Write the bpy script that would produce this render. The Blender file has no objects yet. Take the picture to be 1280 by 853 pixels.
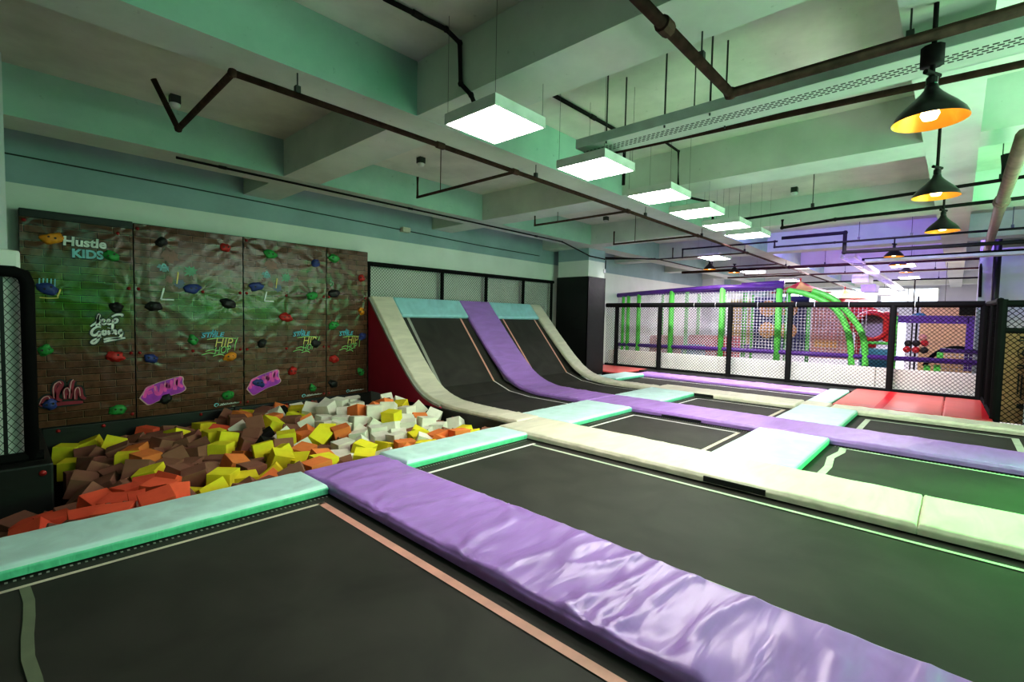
import bpy, bmesh, math, random
from mathutils import Vector, Matrix, Euler, noise
random.seed(7)
sc = bpy.context.scene
COL = sc.collection
PI = math.pi

# ------------------------------------------------------------------ materials
def new_mat(name):
    m = bpy.data.materials.new(name); m.use_nodes = True
    nt = m.node_tree
    return m, nt, nt.nodes['Principled BSDF']

def N(nt, kind, **kw):
    n = nt.nodes.new(kind)
    for k, v in kw.items():
        if k in n.inputs: n.inputs[k].default_value = v
        else: setattr(n, k, v)
    return n

def coords(nt, scale=(1, 1, 1), rot=(0, 0, 0)):
    tc = N(nt, 'ShaderNodeTexCoord'); mp = N(nt, 'ShaderNodeMapping')
    mp.inputs['Scale'].default_value = scale; mp.inputs['Rotation'].default_value = rot
    nt.links.new(tc.outputs['Object'], mp.inputs['Vector'])
    return mp.outputs['Vector']

def ramp(nt, fac, stops):
    r = N(nt, 'ShaderNodeValToRGB')
    el = r.color_ramp.elements
    while len(el) < len(stops): el.new(0.5)
    for e, (p, c) in zip(el, stops): e.position = p; e.color = (*c, 1)
    nt.links.new(fac, r.inputs['Fac'])
    return r.outputs['Color']

def plain(name, col, rough=.5, metal=0, var=.12, nscale=6, bump=0, bscale=40, spec=.5, emit=None, estr=0):
    m, nt, p = new_mat(name)
    v = coords(nt)
    n = N(nt, 'ShaderNodeTexNoise', Scale=nscale, Detail=4.0)
    nt.links.new(v, n.inputs['Vector'])
    lo = tuple(max(0, c * (1 - var)) for c in col); hi = tuple(min(1, c * (1 + var)) for c in col)
    nt.links.new(ramp(nt, n.outputs['Fac'], [(.3, lo), (.7, hi)]), p.inputs['Base Color'])
    p.inputs['Roughness'].default_value = rough; p.inputs['Metallic'].default_value = metal
    p.inputs['Specular IOR Level'].default_value = spec
    if bump:
        b = N(nt, 'ShaderNodeTexNoise', Scale=bscale, Detail=3.0); nt.links.new(v, b.inputs['Vector'])
        bn = N(nt, 'ShaderNodeBump', Strength=bump, Distance=.01)
        nt.links.new(b.outputs['Fac'], bn.inputs['Height']); nt.links.new(bn.outputs['Normal'], p.inputs['Normal'])
    if emit:
        p.inputs['Emission Color'].default_value = (*emit, 1); p.inputs['Emission Strength'].default_value = estr
    return m

def vinyl(name, col, rough=.33, wr=.35, sc_=(1.3, 5, 5)):
    m, nt, p = new_mat(name)
    v = coords(nt, sc_)
    n0 = N(nt, 'ShaderNodeTexNoise', Scale=1.1, Detail=3.0, Distortion=1.2); nt.links.new(v, n0.inputs['Vector'])
    lo = tuple(c * .88 for c in col); hi = tuple(min(1, c * 1.08) for c in col)
    nt.links.new(ramp(nt, n0.outputs['Fac'], [(.3, lo), (.7, hi)]), p.inputs['Base Color'])
    w = N(nt, 'ShaderNodeTexNoise', Scale=1.6, Detail=2.0, Distortion=.8); nt.links.new(v, w.inputs['Vector'])
    bn = N(nt, 'ShaderNodeBump', Strength=wr, Distance=.03)
    nt.links.new(w.outputs['Fac'], bn.inputs['Height'])
    f = N(nt, 'ShaderNodeTexNoise', Scale=160.0, Detail=1.0); nt.links.new(coords(nt), f.inputs['Vector'])
    b2 = N(nt, 'ShaderNodeBump', Strength=.08, Distance=.002)
    nt.links.new(f.outputs['Fac'], b2.inputs['Height']); nt.links.new(bn.outputs['Normal'], b2.inputs['Normal'])
    nt.links.new(b2.outputs['Normal'], p.inputs['Normal'])
    p.inputs['Roughness'].default_value = rough
    return m

def mesh_fabric(name, col=(.042, .039, .034)):
    m, nt, p = new_mat(name)
    v = coords(nt, (1, 1, 1))
    n = N(nt, 'ShaderNodeTexNoise', Scale=1.8, Detail=6.0, Distortion=.6); nt.links.new(v, n.inputs['Vector'])
    nt.links.new(ramp(nt, n.outputs['Fac'], [(.25, tuple(c * .75 for c in col)), (.75, tuple(c * 1.35 for c in col))]), p.inputs['Base Color'])
    w = N(nt, 'ShaderNodeTexNoise', Scale=350.0, Detail=1.0); nt.links.new(v, w.inputs['Vector'])
    bn = N(nt, 'ShaderNodeBump', Strength=.25, Distance=.003)
    nt.links.new(w.outputs['Fac'], bn.inputs['Height']); nt.links.new(bn.outputs['Normal'], p.inputs['Normal'])
    p.inputs['Roughness'].default_value = .62; p.inputs['Specular IOR Level'].default_value = .22
    return m

def painted_concrete(name, col, dark, grime=.5, split=None):
    """painted, patchy concrete; split = (height, colour above) paints the upper part in another colour"""
    m, nt, p = new_mat(name)
    v = coords(nt)
    n = N(nt, 'ShaderNodeTexNoise', Scale=1.3, Detail=7.0, Roughness=.62); nt.links.new(v, n.inputs['Vector'])
    base = ramp(nt, n.outputs['Fac'], [(.32, dark), (.62, col)])
    if split:
        sp = N(nt, 'ShaderNodeSeparateXYZ'); nt.links.new(v, sp.inputs[0])
        g = N(nt, 'ShaderNodeMath', operation='GREATER_THAN'); g.inputs[1].default_value = split[0]
        nt.links.new(sp.outputs['Z'], g.inputs[0])
        up = ramp(nt, n.outputs['Fac'], [(.32, tuple(c * .85 for c in split[1])), (.62, split[1])])
        mx = N(nt, 'ShaderNodeMix', data_type='RGBA')
        nt.links.new(g.outputs[0], mx.inputs[0]); nt.links.new(base, mx.inputs[6]); nt.links.new(up, mx.inputs[7])
        base = mx.outputs[2]
    s = N(nt, 'ShaderNodeTexNoise', Scale=9.0, Detail=5.0, Roughness=.7); nt.links.new(v, s.inputs['Vector'])
    spots = ramp(nt, s.outputs['Fac'], [(.25, (.45, .45, .42)), (.36, (1, 1, 1))])
    mu = N(nt, 'ShaderNodeMix', data_type='RGBA', blend_type='MULTIPLY'); mu.inputs[0].default_value = grime
    nt.links.new(base, mu.inputs[6]); nt.links.new(spots, mu.inputs[7])
    nt.links.new(mu.outputs[2], p.inputs['Base Color'])
    bn = N(nt, 'ShaderNodeBump', Strength=.15, Distance=.01)
    nt.links.new(s.outputs['Fac'], bn.inputs['Height']); nt.links.new(bn.outputs['Normal'], p.inputs['Normal'])
    p.inputs['Roughness'].default_value = .75; p.inputs['Specular IOR Level'].default_value = .25
    return m

def brick_print(name, tints):
    """printed vinyl banner: brown bricks, thin dark joints, green clouds mixing spray print and painted lamp reflection (x, z, rx, rz, strength)"""
    m, nt, p = new_mat(name)
    tc = N(nt, 'ShaderNodeTexCoord')
    sp = N(nt, 'ShaderNodeSeparateXYZ'); nt.links.new(tc.outputs['Object'], sp.inputs[0])
    cb = N(nt, 'ShaderNodeCombineXYZ'); nt.links.new(sp.outputs['X'], cb.inputs['X']); nt.links.new(sp.outputs['Z'], cb.inputs['Y'])
    br = N(nt, 'ShaderNodeTexBrick', Scale=1.0)
    br.inputs['Brick Width'].default_value = .35; br.inputs['Row Height'].default_value = .097
    br.inputs['Mortar Size'].default_value = .007; br.inputs['Mortar Smooth'].default_value = .4
    br.inputs['Color1'].default_value = (.095, .044, .028, 1); br.inputs['Color2'].default_value = (.165, .078, .048, 1)
    br.inputs['Mortar'].default_value = (.012, .007, .005, 1); br.inputs['Bias'].default_value = .1
    nt.links.new(cb.outputs[0], br.inputs['Vector'])
    # light worn edge above each joint: the same bricks, a little lower
    off = N(nt, 'ShaderNodeVectorMath', operation='ADD'); off.inputs[1].default_value = (.005, .0065, 0)
    nt.links.new(cb.outputs[0], off.inputs[0])
    b2 = N(nt, 'ShaderNodeTexBrick', Scale=1.0)
    for k in ('Brick Width', 'Row Height', 'Mortar Smooth'): b2.inputs[k].default_value = br.inputs[k].default_value
    b2.inputs['Mortar Size'].default_value = .003
    nt.links.new(off.outputs[0], b2.inputs['Vector'])
    n = N(nt, 'ShaderNodeTexNoise', Scale=9.0, Detail=6.0, Roughness=.7); nt.links.new(tc.outputs['Object'], n.inputs['Vector'])
    mu = N(nt, 'ShaderNodeMix', data_type='RGBA', blend_type='MULTIPLY'); mu.inputs[0].default_value = .7
    nt.links.new(br.outputs['Color'], mu.inputs[6])
    nt.links.new(ramp(nt, n.outputs['Fac'], [(.3, (.5, .5, .5)), (.7, (1.35, 1.3, 1.25))]), mu.inputs[7])
    ad = N(nt, 'ShaderNodeMix', data_type='RGBA'); nt.links.new(b2.outputs['Fac'], ad.inputs[0])
    nt.links.new(mu.outputs[2], ad.inputs[6]); ad.inputs[7].default_value = (.26, .16, .10, 1)
    col = ad.outputs[2]
    for (x, z, rx, rz, st, gc) in tints:
        d = N(nt, 'ShaderNodeVectorMath', operation='SUBTRACT'); d.inputs[1].default_value = (x, z, 0)
        nt.links.new(cb.outputs[0], d.inputs[0])
        q = N(nt, 'ShaderNodeVectorMath', operation='DIVIDE'); q.inputs[1].default_value = (rx, rz, 1)
        nt.links.new(d.outputs[0], q.inputs[0])
        ln = N(nt, 'ShaderNodeVectorMath', operation='LENGTH'); nt.links.new(q.outputs[0], ln.inputs[0])
        sm = N(nt, 'ShaderNodeMath', operation='ADD')
        nz = N(nt, 'ShaderNodeTexNoise', Scale=5.0, Detail=5.0); nt.links.new(tc.outputs['Object'], nz.inputs['Vector'])
        ms = N(nt, 'ShaderNodeMath', operation='MULTIPLY'); ms.inputs[1].default_value = .5
        nt.links.new(nz.outputs['Fac'], ms.inputs[0])
        nt.links.new(ln.outputs['Value'], sm.inputs[0]); nt.links.new(ms.outputs[0], sm.inputs[1])
        mr = N(nt, 'ShaderNodeMapRange'); mr.inputs[1].default_value = 1.25; mr.inputs[2].default_value = .3
        mr.inputs[3].default_value = 0; mr.inputs[4].default_value = st
        nt.links.new(sm.outputs[0], mr.inputs[0])
        gm = N(nt, 'ShaderNodeMix', data_type='RGBA', blend_type='MULTIPLY'); nt.links.new(mr.outputs[0], gm.inputs[0])
        nt.links.new(col, gm.inputs[6]); gm.inputs[7].default_value = (*gc, 1)
        col = gm.outputs[2]
    nt.links.new(col, p.inputs['Base Color'])
    p.inputs['Roughness'].default_value = .2; p.inputs['Specular IOR Level'].default_value = .26
    w = N(nt, 'ShaderNodeTexNoise', Scale=7.0, Detail=4.0, Distortion=2.0); nt.links.new(tc.outputs['Object'], w.inputs['Vector'])
    bn = N(nt, 'ShaderNodeBump', Strength=.07, Distance=.02)
    nt.links.new(w.outputs['Fac'], bn.inputs['Height']); nt.links.new(bn.outputs['Normal'], p.inputs['Normal'])
    return m

def perforated(name, col):
    """painted sheet steel with two staggered rows of dark slots along Y"""
    m, nt, p = new_mat(name)
    tc = N(nt, 'ShaderNodeTexCoord'); sp = N(nt, 'ShaderNodeSeparateXYZ'); nt.links.new(tc.outputs['Object'], sp.inputs[0])
    br = N(nt, 'ShaderNodeTexBrick', Scale=1.0)
    cb = N(nt, 'ShaderNodeCombineXYZ'); nt.links.new(sp.outputs['Y'], cb.inputs['X']); nt.links.new(sp.outputs['X'], cb.inputs['Y'])
    nt.links.new(cb.outputs[0], br.inputs['Vector'])
    br.inputs['Brick Width'].default_value = .046; br.inputs['Row Height'].default_value = .035
    br.inputs['Mortar Size'].default_value = .0075; br.inputs['Mortar Smooth'].default_value = .05
    br.inputs['Color1'].default_value = (.004, .006, .005, 1); br.inputs['Color2'].default_value = (.004, .006, .005, 1)
    br.inputs['Mortar'].default_value = (*col, 1)
    a = N(nt, 'ShaderNodeMath', operation='ABSOLUTE'); nt.links.new(sp.outputs['X'], a.inputs[0])
    g = N(nt, 'ShaderNodeMath', operation='GREATER_THAN'); g.inputs[1].default_value = .07; nt.links.new(a.outputs[0], g.inputs[0])
    mx = N(nt, 'ShaderNodeMix', data_type='RGBA'); nt.links.new(g.outputs[0], mx.inputs[0])
    nt.links.new(br.outputs['Color'], mx.inputs[6]); mx.inputs[7].default_value = (*col, 1)
    nt.links.new(mx.outputs[2], p.inputs['Base Color']); p.inputs['Roughness'].default_value = .5
    return m

def glow(name, col, strength):
    m, nt, p = new_mat(name)
    p.inputs['Base Color'].default_value = (*col, 1)
    p.inputs['Emission Color'].default_value = (*col, 1); p.inputs['Emission Strength'].default_value = strength
    return m

def dashes(name, c0, c1, axis, pitch):
    m, nt, p = new_mat(name)
    tc = N(nt, 'ShaderNodeTexCoord'); sp = N(nt, 'ShaderNodeSeparateXYZ'); nt.links.new(tc.outputs['Object'], sp.inputs[0])
    d = N(nt, 'ShaderNodeMath', operation='DIVIDE'); d.inputs[1].default_value = pitch; nt.links.new(sp.outputs[axis], d.inputs[0])
    f = N(nt, 'ShaderNodeMath', operation='FRACT'); nt.links.new(d.outputs[0], f.inputs[0])
    g = N(nt, 'ShaderNodeMath', operation='GREATER_THAN'); g.inputs[1].default_value = .6; nt.links.new(f.outputs[0], g.inputs[0])
    mx = N(nt, 'ShaderNodeMix', data_type='RGBA'); nt.links.new(g.outputs[0], mx.inputs[0])
    mx.inputs[6].default_value = (*c0, 1); mx.inputs[7].default_value = (*c1, 1)
    nt.links.new(mx.outputs[2], p.inputs['Base Color']); p.inputs['Roughness'].default_value = .7
    return m

M = {}
M['slab'] = painted_concrete('slab paint', (.66, .66, .58), (.52, .52, .46), .6)
M['beam'] = painted_concrete('beam paint', (.62, .66, .60), (.52, .56, .51), .6)
M['teal_lit_side'] = painted_concrete('teal lit beam side', (.36, .51, .44), (.29, .43, .37), .5)  # green lamp's light on the beam sides, put into the colour
M['wall'] = painted_concrete('wall paint', (.76, .78, .72), (.70, .72, .66), .12, (4.28, (.34, .44, .46)))
M['pale'] = painted_concrete('pale wall paint', (.66, .68, .68), (.6, .62, .62), .1)
M['endwall'] = painted_concrete('end wall paint', (.55, .55, .6), (.5, .5, .55), .1)
M['floor'] = plain('dark floor', (.05, .05, .05), .8)
M['playfloor'] = plain('play floor vinyl', (.42, .40, .40), .6)
M['purple'] = vinyl('purple vinyl', (.40, .215, .60))
M['cyan'] = vinyl('cyan vinyl', (.57, .79, .76), .36, .22, (3, 3, 3))
M['lit_side'] = vinyl('mint green gusset vinyl', (.17, .66, .42), .4, .3, (9, 9, 3))  # sides of the cyan pads: green lamp light painted into the colour
M['cream'] = vinyl('cream vinyl', (.70, .65, .52), .42, .25)
M['cyanramp'] = vinyl('pale blue vinyl', (.36, .66, .70), .4, .2, (3, 3, 3))
M['redmat'] = vinyl('red mat vinyl', (.60, .11, .10), .3, .1, (1, 1, 1))
M['redpatch'] = plain('bright red vinyl', (.5, .01, .02), .35)
M['redside'] = vinyl('crimson panel vinyl', (.44, .016, .06), .45, .1, (1, 1, 1))
M['blackvinyl'] = vinyl('black vinyl', (.010, .010, .010), .5, .2, (1.5, 1.5, 3))
M['bed'] = mesh_fabric('black jumping mat weave')
M['tape_white'] = plain('white tape', (.75, .72, .68), .6)
M['tape_cream'] = plain('cream tape', (.62, .55, .44), .6)
M['tape_pink'] = plain('pink tape', (.70, .36, .29), .6)
M['tape_grey'] = plain('grey tape', (.34, .34, .29), .6)
M['tape_olive'] = plain('olive grey tape', (.16, .18, .12), .6)
M['tape_green'] = plain('pale tape', (.52, .56, .44), .6)
M['webx'] = dashes('edge webbing', (.015, .015, .015), (.30, .30, .27), 'X', .035)
M['weby'] = dashes('edge webbing along', (.015, .015, .015), (.30, .30, .27), 'Y', .035)
M['blackmetal'] = plain('black steel', (.016, .016, .017), .4, .3)
M['foamsleeve'] = plain('black foam sleeve', (.007, .007, .007), .8, spec=.15)
M['wire'] = plain('black net cord', (.006, .006, .006), .9, spec=.05)
M['wirewhite'] = plain('white net cord', (.7, .68, .7), .7)
M['pipe'] = plain('red oxide pipe', (.060, .030, .022), .75, 0, .35, 14, spec=.15)
M['pipedark'] = plain('dark pipe', (.016, .013, .013), .7, 0, .3, 14, spec=.15)
M['pipebrown'] = plain('brown drain pipe', (.21, .125, .10), .5, 0, .2, 9)
M['rod'] = plain('dull steel rod', (.05, .055, .05), .5, .5)
M['white'] = plain('white plastic', (.60, .60, .58), .5)
M['lampframe'] = plain('lamp housing paint', (.62, .64, .60), .5)
M['diffuser'] = glow('lit diffuser', (1.0, .95, .90), 21)
M['fardiffuser'] = glow('far lit diffuser', (1.0, .95, .97), 14)
M['shade'] = plain('black lamp shade', (.012, .012, .012), .3, .2)
M['gold'] = plain('gold lamp lining', (.75, .36, .05), .35, .6, emit=(1, .34, .02), estr=.22)  # weak glow put into the lining for the bulb's light
M['bulb'] = glow('warm bulb', (1, .70, .33), 5)
M['tray'] = plain('cable tray paint', (.50, .60, .55), .5)
M['perf'] = perforated('perforated tray paint', (.50, .56, .51))
M['railpurple'] = plain('purple foam rail', (.11, .035, .26), .35)
M['postgreen'] = plain('green foam post', (.14, .62, .10), .4)
M['playred'] = plain('red plastic', (.55, .03, .03), .3)
M['playblue'] = plain('navy panel', (.04, .04, .13), .5)
M['playorange'] = plain('orange panel', (.75, .38, .12), .5)
M['playpink'] = plain('salmon panel', (.66, .30, .24), .5)
M['playyellow'] = plain('yellow panel', (.75, .58, .10), .5)
M['padwhite'] = vinyl('white padding vinyl', (.86, .85, .78), .5, .05, (1, 1, 1))
M['cardboard'] = plain('brown board', (.36, .21, .10), .7)
M['tan'] = plain('tan board', (.70, .50, .21), .7)
M['ink'] = plain('black ink', (.02, .015, .012), .6)
M['teal'] = plain('teal plastic', (.05, .22, .30), .5)
M['lilac'] = plain('lilac duct', (.50, .42, .66), .5)
M['windowglow'] = glow('daylight window', (.80, .90, 1.0), 1.7)
M['cap'] = plain('red bolt cap', (.30, .012, .012), .35)
M['wrap'] = painted_concrete('white column padding', (.88, .90, .84), (.84, .86, .80), .1)
HOLD = {'orange': (.72, .27, .02), 'green': (.035, .30, .065), 'blue': (.035, .06, .24), 'black': (.012, .012, .012), 'red': (.50, .025, .02)}
for k, c in HOLD.items(): M['hold_' + k] = plain('%s hold resin' % k, c, .5, 0, .15, 20, .3, 120)
FOAM = {'red': (.78, .12, .065), 'brown': (.28, .125, .092), 'yellow': (.80, .68, .045), 'orange': (.78, .23, .075),
        'white': (.80, .76, .66), 'black': (.025, .024, .023)}
for k, c in FOAM.items(): M['foam_' + k] = plain('%s foam' % k, c, .95, 0, .07, 8, .25, 220, .1)
PAINT = {'white': (.72, .74, .70), 'aqua': (.22, .52, .56), 'sky': (.10, .46, .62), 'yellow': (.72, .56, .13), 'green': (.28, .60, .18), 'crimson': (.28, .018, .045),
         'magenta': (.85, .08, .48), 'violet': (.40, .03, .50), 'shadow': (.008, .012, .010), 'rose': (.62, .36, .36), 'mint': (.06, .26, .13), 'rust': (.20, .055, .035), 'navy': (.04, .06, .14), 'haze': (.10, .26, .27)}
for k, c in PAINT.items(): M['ink_' + k] = plain('%s print' % k, c, .4, 0, .2, 12)

# ------------------------------------------------------------------ mesh helpers
class MB:
    def __init__(self): self.v = []; self.f = []
    def add(self, vs, fs):
        o = len(self.v); self.v += [tuple(x) for x in vs]; self.f += [tuple(i + o for i in q) for q in fs]
        return self
    def box(self, x0, x1, y0, y1, z0, z1):
        return self.add([(x0, y0, z0), (x1, y0, z0), (x1, y1, z0), (x0, y1, z0), (x0, y0, z1), (x1, y0, z1), (x1, y1, z1), (x0, y1, z1)],
                        [(3, 2, 1, 0), (4, 5, 6, 7), (0, 1, 5, 4), (1, 2, 6, 5), (2, 3, 7, 6), (3, 0, 4, 7)])
    def bar(self, a, b, r, n=4):
        return self.tube([a, b], r, n)
    def tube(self, path, r, n=10):
        P = [Vector(p) for p in path]; rings = []
        up = Vector((.013, .021, 1))
        for i, p in enumerate(P):
            a = (p - P[i - 1]).normalized() if i else None
            b = (P[i + 1] - p).normalized() if i < len(P) - 1 else None
            t = (a + b).normalized() if a and b else (a or b)
            k = 1.0
            if a and b: k = 1 / max(.35, math.cos(a.angle(b) / 2))
            u = up if abs(t.dot(up.normalized())) < .95 else Vector((1, .02, .01))
            s = t.cross(u).normalized(); w = s.cross(t).normalized()
            rr = r[i] if isinstance(r, (list, tuple)) else r
            if a and b and k > 1.001:
                bend = (a - b).normalized()
            else: bend = None
            ring = []
            for j in range(n):
                an = 2 * PI * (j + .5) / n
                d = s * math.cos(an) + w * math.sin(an)
                if bend: d = d + bend * (d.dot(bend) * (k - 1))
                ring.append(p + d * rr)
            rings.append(ring)
        vs = [q for ring in rings for q in ring]; fs = []
        for i in range(len(P) - 1):
            for j in range(n):
                fs.append((i * n + j, i * n + (j + 1) % n, (i + 1) * n + (j + 1) % n, (i + 1) * n + j))
        fs.append(tuple(reversed(range(n)))); fs.append(tuple((len(P) - 1) * n + j for j in range(n)))
        return self.add(vs, fs)
    def lathe(self, prof, c=(0, 0, 0), n=24, axis='Z'):
        vs = []; fs = []
        for (r, z) in prof:
            for j in range(n):
                a = 2 * PI * j / n
                q = (r * math.cos(a), r * math.sin(a), z)
                if axis == 'Y': q = (q[0], q[2], q[1])
                if axis == 'X': q = (q[2], q[0], q[1])
                vs.append((q[0] + c[0], q[1] + c[1], q[2] + c[2]))
        for i in range(len(prof) - 1):
            for j in range(n):
                fs.append((i * n + j, i * n + (j + 1) % n, (i + 1) * n + (j + 1) % n, (i + 1) * n + j))
        return self.add(vs, fs)
    def prism(self, poly, axis, a, b):
        n = len(poly)
        def P(p, t): return {'X': (t, p[0], p[1]), 'Y': (p[0], t, p[1]), 'Z': (p[0], p[1], t)}[axis]
        vs = [P(p, a) for p in poly] + [P(p, b) for p in poly]
        fs = [tuple(range(n - 1, -1, -1)), tuple(range(n, 2 * n))] + [(i, (i + 1) % n, n + (i + 1) % n, n + i) for i in range(n)]
        return self.add(vs, fs)
    def build(self, name, mat, parent=None, origin=None, smooth=False, bevel=0, fix=True):
        """vertices are in world space (or in the parent's space when the parent is a prototype at 0,0,0)"""
        o0 = Vector(parent['_o']) if parent is not None else Vector(origin or (0, 0, 0))
        me = bpy.data.meshes.new(name)
        me.from_pydata([tuple(Vector(v) - o0) for v in self.v], [], self.f)
        if bevel or fix:
            bm = bmesh.new(); bm.from_mesh(me)
            bmesh.ops.recalc_face_normals(bm, faces=bm.faces)
            if bevel:
                bmesh.ops.bevel(bm, geom=[e for e in bm.edges if len(e.link_faces) == 2 and e.calc_face_angle(0) > .5], offset=bevel, segments=2, affect='EDGES', profile=.6)
            bm.to_mesh(me); bm.free()
        me.materials.append(mat)
        if smooth:
            me.polygons.foreach_set('use_smooth', [True] * len(me.polygons))
        ob = bpy.data.objects.new(name, me); COL.objects.link(ob)
        if parent is not None: ob.parent = parent
        else: ob.location = o0
        ob['_o'] = list(o0)
        return ob

def tag(o, label=None, cat=None, group=None, kind=None):
    if label: o['label'] = label
    if cat: o['category'] = cat
    if group: o['group'] = group
    if kind: o['kind'] = kind
    return o
def thing(name, loc, label, cat, group=None, local=False):
    o = bpy.data.objects.new(name, None); COL.objects.link(o); o.location = loc
    o.empty_display_size = .1
    o['_o'] = [0, 0, 0] if local else list(loc)
    return tag(o, label, cat, group)
def struct(o): o['kind'] = 'structure'; return o
def copy_tree(o, parent=None):
    kids = list(o.children)
    c = o.copy(); COL.objects.link(c)
    if parent is not None: c.parent = parent
    for k in kids: copy_tree(k, c)
    return c
def box(name, mat, x0, x1, y0, y1, z0, z1, parent=None, bevel=0):
    return MB().box(x0, x1, y0, y1, z0, z1).build(name, mat, parent, None if parent else ((x0 + x1) / 2, (y0 + y1) / 2, z0), bevel=bevel)

def resample(path, step):
    out = [Vector(path[0])]
    for a, b in zip(path, path[1:]):
        a = Vector(a); b = Vector(b); n = max(1, round((b - a).length / step))
        for i in range(1, n + 1): out.append(a.lerp(b, i / n))
    return out
def smooth_path(pts, it=2):
    for _ in range(it):
        q = [pts[0]]
        for a, b in zip(pts, pts[1:]):
            q += [(a[0] * .75 + b[0] * .25, a[1] * .75 + b[1] * .25), (a[0] * .25 + b[0] * .75, a[1] * .25 + b[1] * .75)]
        pts = q + [pts[-1]]
    return pts

def make_pad(name, mat, path, xr, thick=.085, amp=.004, step=.05, parent=None, seed=0, round_=.028, seams=(), along='Y', wr=(1.2, 4.5), lit_side=None):
    """vinyl covered foam pad swept along path [(Y, z)]; xr = (x0, x1) or function of Y. Rounded top edges, creased cover."""
    ends = [0, .005, .013, .028]
    P = [Vector(p) for p in path]
    # arc-length resample with extra rows near both ends
    L = [0]
    for a, b in zip(P, P[1:]): L.append(L[-1] + (b - a).length)
    tot = L[-1]
    def at(s):
        for i in range(len(P) - 1):
            if s <= L[i + 1] or i == len(P) - 2:
                t = (s - L[i]) / max(1e-9, L[i + 1] - L[i])
                return P[i].lerp(P[i + 1], t), (P[i + 1] - P[i]).normalized()
    n = max(2, round((tot - .08) / step))
    S = ends + [.04 + (tot - .08) * i / n for i in range(n + 1)] + [tot - e for e in reversed(ends)]
    rows = []
    for s in S:
        p, t = at(s)
        p2, t2 = at(max(0, s - .06)); p3, t3 = at(min(tot, s + .06))
        t = (t2 + t3).normalized()
        nm = Vector((-t[1], t[0]))
        if nm[1] < 0: nm = -nm
        x0, x1 = xr(p[0]) if callable(xr) else xr
        rows.append((s, p, nm, x0, x1))
    wmid = rows[0][4] - rows[0][3]
    m = max(2, round((wmid - .08) / step))
    U = [('a', e) for e in ends] + [('m', i / m) for i in range(m + 1)] + [('b', e) for e in reversed(ends)]
    vs = []; nu = len(U); nr = len(rows)
    def xpos(u, x0, x1):
        if u[0] == 'a': return x0 + u[1]
        if u[0] == 'b': return x1 - u[1]
        return x0 + .04 + (x1 - x0 - .08) * u[1]
    r = round_
    for (s, p, nm, x0, x1) in rows:
        for u in U:
            x = xpos(u, x0, x1)
            d = min(x - x0, x1 - x, s, tot - s)
            h = 0 if d >= r else -(r - math.sqrt(max(0, r * r - (r - d) ** 2)))
            k = min(1, d / .06 + .25)
            a = noise.noise(Vector((x * wr[0] + s * .6, s * wr[1] * .7 + x * .5, seed * 7.3)))
            b = noise.noise(Vector((x * 3.1, s * 3.3, seed * 3.1 + 9)))
            c = noise.noise(Vector((x * wr[0] * 2 - s * 1.2, s * wr[1] * 1.6, seed * 5.7 + 3)))
            w = amp * k * (2.2 * (1 - abs(a)) ** 7 + .9 * (1 - abs(c)) ** 6 + .8 * b - .9)
            for (sx, ss) in seams:
                ex = x0 if sx < 0 else x1
                dx, ds = x - ex, s - ss
                rr = math.hypot(dx, ds); th = math.atan2(ds, abs(dx) + 1e-6)
                w += amp * 1.6 * k * math.exp(-rr / .22) * math.cos(th * 9 + seed)
                w -= amp * 1.5 * math.exp(-(ds / .012) ** 2) * math.exp(-abs(dx) / .1)
            q = p + nm * (h + w)
            vs.append((x, q[0], q[1]))
    fs = [(i * nu + j, i * nu + j + 1, (i + 1) * nu + j + 1, (i + 1) * nu + j) for i in range(nr - 1) for j in range(nu - 1)]
    loop = [j for j in range(nu)] + [i * nu + nu - 1 for i in range(1, nr)] + [(nr - 1) * nu + j for j in range(nu - 2, -1, -1)] + [i * nu for i in range(nr - 2, 0, -1)]
    prev = loop; cx = None
    for lv, depth in enumerate((.03, thick * .55, thick - .008, thick)):
        ring = []
        for idx in loop:
            i, j = divmod(idx, nu); (s, p, nm, x0, x1) = rows[i]
            x = xpos(U[j], x0, x1)
            bl = (.004 + .005 * noise.noise(Vector((x * 9, s * 9, lv + seed)))) * (1 if lv < 2 else .2)
            ox = -1 if j == 0 else (1 if j == nu - 1 else 0); os_ = -1 if i == 0 else (1 if i == nr - 1 else 0)
            t = Vector((nm[1], -nm[0]))
            q = p - nm * depth + t * (os_ * bl)
            ring.append(len(vs)); vs.append((x + ox * bl, q[0], q[1]))
        for a in range(len(loop)):
            b = (a + 1) % len(loop)
            fs.append((prev[a], ring[a], ring[b], prev[b]))
        prev = ring
    mb = MB(); mb.add(vs, fs)
    nside = (nr - 1) * (nu - 1); cen = rows[nr // 2]
    o = mb.build(name, mat, parent, None if parent else ((cen[3] + cen[4]) / 2, cen[1][0], cen[1][1]), smooth=True)
    if lit_side:
        o.data.materials.append(lit_side)
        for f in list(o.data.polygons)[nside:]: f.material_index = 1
    return o

def flatpad(name, mat, x0, x1, y0, y1, label, z=0, **kw):
    if mat is M['cyan']: kw['lit_side'] = M['lit_side']
    o = make_pad(name, mat, [(y0, z), (y1, z)], (x0, x1), **kw)
    return tag(o, label, 'safety pad')

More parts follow.
